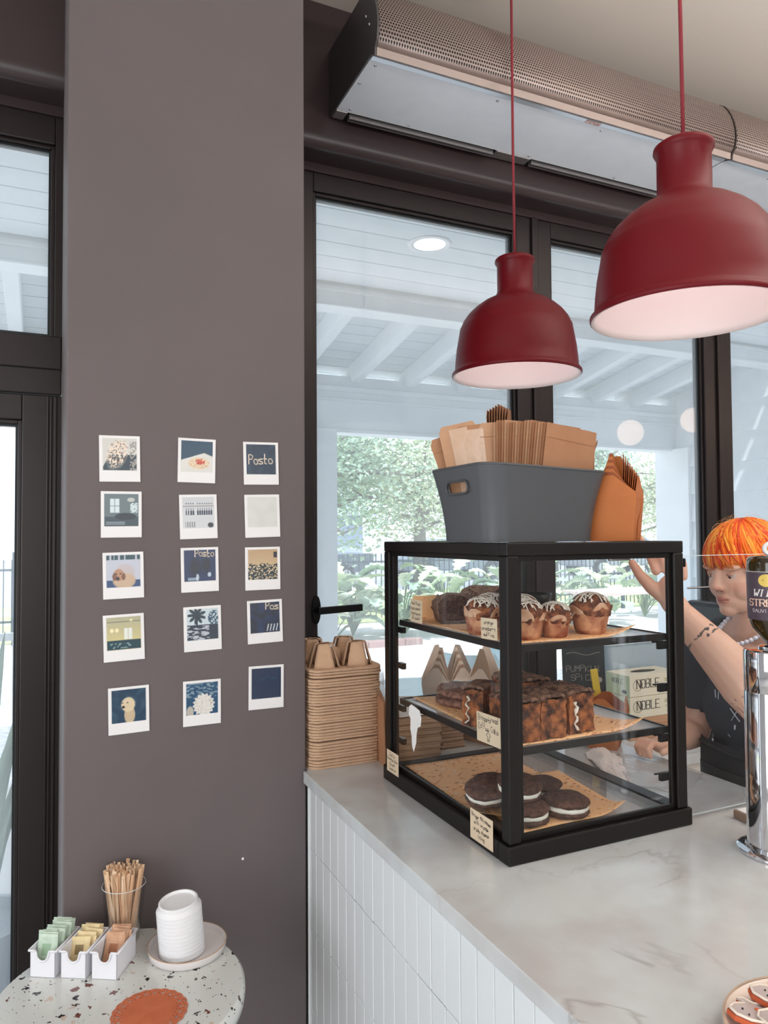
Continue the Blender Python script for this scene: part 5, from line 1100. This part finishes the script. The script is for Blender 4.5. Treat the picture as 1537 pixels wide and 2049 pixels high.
def p_dog2(u, v):
    c = mixc((24, 58, 84), (50, 84, 104), nz_(u, v, 5)+.2); c = mixc(c, (200, 178, 146), el(u, v, .52, .22, .17, .3)); c = mixc(c, (222, 202, 170), el(u, v, .48, .54, .22, .24)*(1 if nz_(u, v, 30) > -.45 else .7)); return mixc(c, (40, 28, 24), el(u, v, .34, .47, .05, .04)+el(u, v, .46, .6, .025, .025)+el(u, v, .32, .6, .022, .022))
def p_shell(u, v):
    c = mixc((20, 72, 108), (120, 146, 160), (nz_(u*2, v*5, 4) > .12)*(v > .5)); a = math.atan2(v-.3, u-.55); r = math.hypot((u-.55)/.36, (v-.3)/.38); c = mixc(c, (226, 222, 216), 1 if r < .9+.08*math.sin(a*16) else 0); return mixc(c, (186, 180, 170), (r < .9)*(abs(nz_(u, v, 8)) < .05)+(el(u, v, .12, .1, .12, .2)))
def p_navy(u, v): return mixc((12, 40, 72), (30, 66, 96), (abs(v-.68-.05*math.sin(u*14)) < .02)*.6*(u > .3)*(u < .85)+.3*nz_(u, v, 4))
PH = [(.1489, 1.8281, 1.01, p_flowers, 'flowers'), (.153, 1.7014, .37, p_room, 'a dim room with a bright window'), (.158, 1.5631, 1.19, p_dog1, 'a golden dog lying down'), (.1597, 1.4226, 1.6, p_cafe, 'a yellow lit cafe interior'), (.1711, 1.2588, .97, p_dog2, 'a fluffy cream dog'),
      (.3215, 1.8301, -.76, p_pizza, 'a pizza on white paper'), (.3256, 1.6972, 1.7, p_bottles, 'bottles on a white shelf'), (.3292, 1.5717, 1.08, p_dark2, 'dark shapes under a script sign'), (.3358, 1.4328, 1.43, p_palm, 'a palm tree and striped shadows'), (.3348, 1.2589, .2, p_shell, 'a white scalloped shape on blue'),
      (.4774, 1.829, 1.18, p_dark, 'a glowing script sign on black'), (.4806, 1.6997, 1.57, p_blank, 'nothing, blank and pale'), (.4815, 1.5708, .57, p_machine, 'a coffee machine in warm light'), (.4869, 1.441, 1.46, p_dark3, 'dark blue with sign letters top right'), (.4898, 1.281, -.29, p_navy, 'almost plain navy blue')]
m_neon = mat('print_cream', (236, 220, 200), .4)
for i, (x, z, r, fn, what) in enumerate(PH):
    t = thing('instant_photo', 'instant photo on the pillar showing %s' % what, 'photo', (x, 1.7585, z), 0, 'instant photos on the pillar', rot=(0, -math.radians(r), 0))
    put('card', G().box(-.044, .044, -.0012, 0, -.0525, .0525), m_card, t, bev=.0005)
    pic = paint(fn); pic.v = [(a, -.0016, b2+.0098) for a, _, b2 in pic.v]; put('picture', pic, m_pic, t, fix=False)
    gg = None
    if i == 10: gg = letters(['Posto'], .062, .036, .0024, .4, seed=3); off = (0, .008)
    if i == 7: gg = letters(['Posto'], .046, .026, .0022, .4, seed=4); off = (.012, .038)
    if i == 13: gg = letters(['Pos'], .034, .028, .0024, .4, seed=5); off = (.019, .036)
    if gg:
        k = [tuple(v) for v in gg.v]; g2 = G()
        g2.v = [(a+off[0], -.002, min(b2+off[1], .0465)) for a, b2, _ in k]; g2.f = gg.f; g2.c = [None]*len(k)
        put('sign_in_picture', g2, m_neon, t, fix=False)
tag(put('wall_chip', G().ball((0, 0, 0), (.003, .0008, .0035), None, 8, 6), MATS['white_plastic'], None, loc=(.432, 1.7595, .877)), 'tiny white chip in the pillar paint above the lids', 'mark')
# ---------------------------------------------------------------- the barista
m_skin = mat('skin', (232, 184, 160), .5, vcol=True, sss=.12, bump=(300, .08, .0006))
HC = Vector((1.662, 1.352, 1.556))   # head centre
HM = T(HC) @ Rz(PI-math.radians(4)) @ Ry(math.radians(8)) # local: +x face forward, +y person's left, z up
b = G()
# head
b.ball((-.008, 0, .030), (.098, .077, .092), HM, 32, 24)
b.ball((.020, 0, -.022), (.074, .063, .080), HM, 28, 20)
b.ball((.040, 0, -.070), (.048, .046, .040), HM, 24, 16)
b.ball((.066, 0, -.094), (.024, .024, .020), HM, 20, 14)
for s in (-1, 1):
    b.ball((.044, s*.036, -.034), (.036, .028, .040), HM, 20, 14)
    b.ball((.074, s*.030, .018), (.018, .030, .010), HM, 16, 10)
    b.ball((-.005, s*.078, -.008), (.018, .009, .030), HM, 16, 12)
    b.ball((.0925, s*.0115, -.035), (.010, .0068, .0072), HM, 14, 10)
b.caps([(.086, 0, .014), (.093, 0, -.010), (.1015, 0, -.031)], [.009, .0095, .0108], 14, HM)
b.ball((.0845, 0, -.0595), (.0125, .021, .0062), HM, 16, 10); b.ball((.0820, 0, -.0695), (.0125, .017, .0068), HM, 16, 10)
nk = HM @ Vector((-.03, 0, -.075)); SN = Vector((1.715, 1.365, 1.385))
b.caps([nk, (nk+SN)/2, SN], [.058, .054, .062], 24)
# trunk and hips
def ell(c, r, rz=0): b.ball((0, 0, 0), r, T(Vector(c)) @ Rz(rz), 28, 18)
ell((1.735, 1.35, 1.30), (.105, .165, .09)); ell((1.735, 1.345, 1.18), (.115, .165, .14)); ell((1.735, 1.34, 1.02), (.115, .158, .14)); ell((1.74, 1.34, .90), (.125, .175, .13))
SL, SR = Vector((1.715, 1.195, 1.318)), Vector((1.73, 1.515, 1.318))
b.caps([SN, SL], [.055, .062]); b.caps([SN, SR], [.055, .062])
EL, WL = Vector((1.437, 1.105, 1.262)), Vector((1.352, 1.262, 1.452))
b.caps([SL, (SL+EL)/2, EL], [.062, .060, .056]); fm = EL.lerp(WL, .28); b.caps([EL, fm, EL.lerp(WL, .65), WL], [.056, .059, .046, .033])
ER, WR = Vector((1.665, 1.535, 1.09)), Vector((1.53, 1.475, 1.096))
b.caps([SR, (SR+ER)/2, ER], [.058, .052, .046]); b.caps([ER, ER.lerp(WR, .4), WR], [.046, .042, .030])
for s in (-1, 1): b.caps([(1.74, 1.34+s*.085, .88), (1.735, 1.34+s*.09, .48), (1.745, 1.34+s*.09, .09)], [.088, .062, .042], 18); b.caps([(1.745, 1.34+s*.09, .05), (1.62, 1.34+s*.1, .035)], [.045, .035], 16)
# left hand: open, fingers up, thumb away
def vv(*a): return Vector(a)
PL = vv(1.340, 1.312, 1.520)
b.caps([WL, WL.lerp(PL, .5)], [.029, .027], 16)
b.ball((0, 0, 0), (.024, .036, .047), T(PL.lerp(WL, .25)) @ Rz(-.45) @ Ry(-.15), 20, 14)
K = [vv(1.322, 1.318, 1.560), vv(1.337, 1.303, 1.565), vv(1.350, 1.285, 1.560), vv(1.358, 1.268, 1.548)]
b.caps([K[0], vv(1.318, 1.335, 1.598), vv(1.308, 1.345, 1.628), vv(1.297, 1.352, 1.650)], [.0105, .0095, .0085, .0072], 12)
b.caps([K[1], vv(1.335, 1.318, 1.602), vv(1.318, 1.330, 1.618), vv(1.303, 1.334, 1.612)], [.0108, .0098, .0088, .0075], 12)
b.caps([K[2], vv(1.350, 1.296, 1.598), vv(1.334, 1.306, 1.612), vv(1.318, 1.310, 1.604)], [.0105, .0095, .0085, .0072], 12)
b.caps([K[3], vv(1.362, 1.272, 1.580), vv(1.352, 1.280, 1.594), vv(1.340, 1.286, 1.588)], [.0095, .0085, .0076, .0065], 12)
b.caps([PL.lerp(WL, .55), vv(1.318, 1.330, 1.522), vv(1.296, 1.345, 1.552), vv(1.280, 1.352, 1.580)], [.021, .0165, .0125, .0095], 14)
# right hand: lightly closed, resting above the counter edge
PR = vv(1.478, 1.455, 1.096); b.ball((0, 0, 0), (.042, .034, .022), T(PR) @ Rz(.3), 20, 14); b.caps([WR, PR], [.028, .024], 16)
for k in range(4):
    o_ = vv(.0, .020-.013*k*1.0, 0)
    b.caps([PR+vv(-.028, .014, .004)+o_, PR+vv(-.052, .010, .010)+o_, PR+vv(-.072, .004, -.002)+o_, PR+vv(-.078+.006*abs(k-1.3), .0, -.018)+o_], [.0098, .009, .0082, .007], 12)
b.caps([PR+vv(.0, -.022, 0), PR+vv(-.024, -.040, .002), PR+vv(-.050, -.042, -.004)], [.013, .0105, .0085], 12)
bod = put('person', b, m_skin, None)
tag(bod, 'person with short bright orange hair, black shirt and pearl necklace, reaching behind the case', 'person')
md = bod.modifiers.new('r', 'REMESH'); md.mode = 'VOXEL'; md.voxel_size = .0034; md.use_smooth_shade = True
md = bod.modifiers.new('s', 'SMOOTH'); md.factor = .5; md.iterations = 5
bpy.context.view_layer.update(); baked(bod); me = bod.data; me.materials.clear(); me.materials.append(m_skin)
at = me.color_attributes.new('Col', 'FLOAT_COLOR', 'POINT'); HI = HM.inverted()
SK, LIP, RED, INK, BROW, JEANS = (228, 180, 156), (196, 116, 104), (222, 150, 128), (54, 46, 46), (196, 112, 60), (52, 52, 60)
cols = []
fd = (WL-EL).normalized(); fl_ = (WL-EL).length
for v in me.vertices:
    p = v.co; c = SK; q = HI @ p
    if q.length < .16:
        if q.x > .076 and abs(q.y) < .021 and -.0755 < q.z < -.0555: c = mixc(c, LIP, (1-abs(q.y)/.024)*1.0)
        if q.x > .07 and -.068 < q.z < -.0645 and abs(q.y) < .021: c = (164, 92, 84)
        if q.x > .05 and -.045 < q.z < -.02 and .025 < abs(q.y) < .06: c = mixc(c, RED, .35)
        if q.x > .09 and -.05 < q.z < -.030: c = mixc(c, RED, .5)
        if q.x > .088 and -.0455 < q.z < -.0385 and .005 < abs(q.y) < .012: c = (130, 76, 66)
        if q.x > .05 and abs(q.z-.022+abs(abs(q.y)-.03)*.15) < .0042 and .012 < abs(q.y) < .050: c = BROW
        if abs(q.y) > .07: c = mixc(c, RED, .4)
    else:
        k = (p-EL).dot(fd)/fl_; rad = ((p-EL)-fd*k*fl_); 
        if 0 < k < 1.05 and rad.length < .07:
            side = rad.dot(Vector((-.6, -.75, 0)))
            if .72 < k < .84 and nz_(p.x, p.z+p.y, 95) > .10 and abs(k-.78-.4*rad.z) < .035: c = INK
            if .08 < k < .24 and abs(nz_(p.x+p.y, p.z, 60, 2)) < .06 and rad.z < .02: c = (120, 92, 92)
            if k < .1: c = mixc(c, RED, .5)
        if k > 1.3 and rad.length < .12: c = mixc(c, RED, min(.55, (k-1.3)*1.2))
        if p.z < .95 and (p-PR).length > .15: c = JEANS
    cols += list(lin(c))+[1]
at.data.foreach_set('color', cols)
# eyes
for s in (-1, 1):
    e = put('eye', G().ball((0, 0, 0), (.0108, .0118, .0100), None, 24, 16), mat('eye_white', (206, 190, 184), .2), bod, smooth=True, loc=HM @ Vector((.0735, s*.030, -.004))); e.rotation_euler = HM.to_euler()
    put('iris', G().lathe([(0, .0114), (.003, .0113), (.0058, .0100), (.0056, .0092), (0, .0094)], 20, T((0, 0, 0)) @ Ry(PI/2+.22)), mat('iris_dark', (66, 50, 44), .1), e, smooth=True)
    g = G().sheet(lambda u, v: (.0124*math.cos((v*.85+.02)*1.2)*math.cos((u-.5)*2.2)+.0004, .0134*math.sin((u-.5)*2.3)*1.05, .0122*math.sin((v*.98+.02)*1.2)), 12, 8); put('eyelid', g, mat('lid_skin', (214, 164, 142), .5), e, smooth=True, solid=.0012)
    put('eyelashes', G().tube([(.0132*math.cos((k/8-.5)*2.1)*.97, .0140*math.sin((k/8-.5)*2.2), .0035-.002*abs(k/4-1)) for k in range(9)], .0008, 5), mat('lash', (90, 56, 44), .8), e)
# clothing: built around the same joints, fused and open at neck, cuffs and hem
def garment(name, build, m, cutters, vox=.006, it=6):
    g = G(); build(g); o = put(name, g, m, bod); md = o.modifiers.new('r', 'REMESH'); md.mode = 'VOXEL'; md.voxel_size = vox; md.use_smooth_shade = True
    md = o.modifiers.new('s', 'SMOOTH'); md.iterations = it; bpy.context.view_layer.update(); baked(o); me = o.data; me.materials.clear(); me.materials.append(m)
    bm = bmesh.new(); bm.from_mesh(me)
    for v in bm.verts:
        d = noise.noise(v.co*9)*.008+noise.noise(Vector((v.co.x*8, v.co.y*8, v.co.z*26)))*.004; v.co += v.normal*d
    dl_ = [v for v in bm.verts if any(f(v.co) for f in cutters)]
    bmesh.ops.delete(bm, geom=dl_, context='VERTS'); bm.to_mesh(me); bm.free()
    q = o.modifiers.new('t', 'SOLIDIFY'); q.thickness = .0025; return o
def shirt(g):
    def e(c, r): g.ball((0, 0, 0), r, T(Vector(c)), 28, 18)
    e((1.735, 1.35, 1.30), (.122, .182, .10)); e((1.735, 1.345, 1.18), (.134, .183, .15)); e((1.735, 1.34, 1.02), (.134, .178, .15)); e((1.74, 1.34, .92), (.143, .192, .12))
    g.caps([SN-Vector((0, 0, .012)), SL], [.068, .078]); g.caps([SN-Vector((0, 0, .012)), SR], [.068, .078])
    g.caps([SL, SL.lerp(EL, .55)], [.080, .078]); g.caps([SR, SR.lerp(ER, .72)], [.078, .076])
m_shirt = mat('washed_black_cotton', (50, 54, 64), .9, noise_=(7, .25, (34, 36, 44)), bump=(260, .4, .0012))
lx_ = (EL-SL).normalized(); rx2 = (ER-SR).normalized()
sh_ = garment('t_shirt', shirt, m_shirt, [lambda p: (p-SL).dot(lx_) > .165 and p.x < 1.66, lambda p: (p-SR).dot(rx2) > .175 and p.y > 1.46 and p.z > 1.0, lambda p: p.z < .86, lambda p: (p-Vector((1.672, 1.355, 1.43))).length < .094])
m_apr = mat('black_apron', (34, 36, 42), .85, noise_=(5, .25, (24, 25, 30)), bump=(180, .4, .0015))
def apron_fn(u, v):
    z = .55+.55*v; a = (u-.5)*3.1; r = .142+.003*math.sin(u*19)+.012*(1-v); return (1.735-r*math.cos(a), 1.34+.188*math.sin(a), z)
ap = put('apron', G().sheet(apron_fn, 40, 30), m_apr, bod, smooth=True, solid=.003)
put('apron_pocket', G().sheet(lambda u, v: (1.735-.156*math.cos((u-.5)*1.4), 1.34+.190*math.sin((u-.5)*1.4), .90+.14*v), 20, 6), m_apr, ap, smooth=True, solid=.003)
put('apron_tie', G().tube([(1.735-.146*math.cos(a), 1.34+.192*math.sin(a), 1.085+.004*math.sin(a*3)) for a in [(-PI+2*PI*k/40) for k in range(41)]], .008, 6, None, flat=.4), m_apr, ap)
# bleach marks on the shirt front
gs = G(); bpy.context.view_layer.update()
for (y0, z0, y1, z1, r_) in ((1.350, 1.200, 1.322, 1.172, .0022), (1.326, 1.203, 1.346, 1.170, .0022), (1.336, 1.160, 1.340, 1.148, .003), (1.41, 1.235, 1.402, 1.216, .0018), (1.395, 1.232, 1.392, 1.214, .0016), (1.37, 1.128, 1.365, 1.122, .002)):
    pts = []
    for k in range(4):
        h_ = sh_.ray_cast((1.3, y0+(y1-y0)*k/3, z0+(z1-z0)*k/3), (1, 0, 0))
        if h_[0]: pts.append(h_[1]-Vector((.0012, 0, 0)))
    if len(pts) > 1: gs.tube(pts, r_, 6, None, True, None, .5)
put('bleach_marks', gs, mat('bleach_mark', (176, 182, 194), .9), bod, smooth=True)
# pearl necklace
nkc = Vector((1.662, 1.345, 1.408))
nb = G()
for k in range(44):
    a = 2*PI*k/44; nb.ball((nkc.x+.078*math.cos(a), nkc.y+.068*math.sin(a), nkc.z+.004+.048*math.cos(a)), .0062, None, 12, 8)
put('pearl_necklace', nb, mat('pearl', (226, 224, 236), .2, coat=.5), bod, smooth=True)
# hair: scalp cap plus many locks falling from the crown
m_hair = mat('orange_hair', (240, 110, 30), .45, vcol=True, spec=.4, bump=(500, .4, .0008))
def hsurf(az, el_, k=1.0):
    """point over the skull; az around z from face forward, el_ 0 crown .. 1 ear level .. beyond"""
    t = el_*PI/2; return Vector((-.012+(.106*k)*math.sin(t)*math.cos(az), .086*k*math.sin(t)*math.sin(az), .028+.100*k*math.cos(t)))
hg = G()
cap = lambda u, v: HM @ hsurf(u*2*PI, v*(1.0 if abs((u*2*PI+PI) % (2*PI)-PI) < 1.0 else 1.12), .955)
hg.sheet(cap, 40, 16, None, lin((226, 96, 24)))
R = random.Random(21)
pal = [(246, 120, 24), (252, 150, 40), (236, 84, 18), (255, 172, 66), (214, 62, 16), (248, 132, 30)]
for k in range(900):
    az0 = R.uniform(-PI, PI); az = (az0+PI) % (2*PI)-PI; front = abs(az) < .95
    e0 = R.uniform(.02, .55) if k % 3 else R.uniform(.0, .2); e1 = (R.uniform(.98, 1.10) if abs(az) < .75 else R.uniform(1.08, 1.30) if abs(az) < 1.5 else R.uniform(1.2, 1.42)); 
    sw = R.uniform(-.25, .25)+(.30 if az > 0 else -.1); lift = R.uniform(1.0, 1.05); pts = []; rs = []
    n = 9
    for j in range(n):
        s_ = j/(n-1); e = e0+(e1-e0)*s_; aa = az+sw*(s_-.6)+.05*math.sin(s_*5+k)
        p = hsurf(aa, min(e, 1.0), lift+.035*math.sin(s_*PI))
        if e > 1: p += Vector((0, 0, -.165*(e-1))); p.x -= .03*(e-1) if abs(az) < 1 else 0
        pts.append(HM @ p); rs.append((.0040*(1-.85*s_**2.2)+.0005)*R.uniform(.8, 1.1)*(.45 if j == 0 else 1))
    hg.tube(pts, rs, 5, None, True, lin(R.choice(pal)), .55)
for k in range(34): # loose flyaways
    az = R.uniform(-3.1, 3.1); e0 = R.uniform(.02, .6); q = [HM @ (hsurf(az+.15*s_, e0+.25*s_, 1.03)+Vector((R.uniform(-.003, .003), 0, .016*math.sin(s_*PI*.8)))) for s_ in (0, .25, .5, .75, 1)]
    hg.tube(q, .0003, 3, None, True, lin((230, 190, 130)))
put('hair', hg, m_hair, bod, smooth=True, fix=False)
# ---------------------------------------------------------------- checks on naming of repeats happen above; end of scene
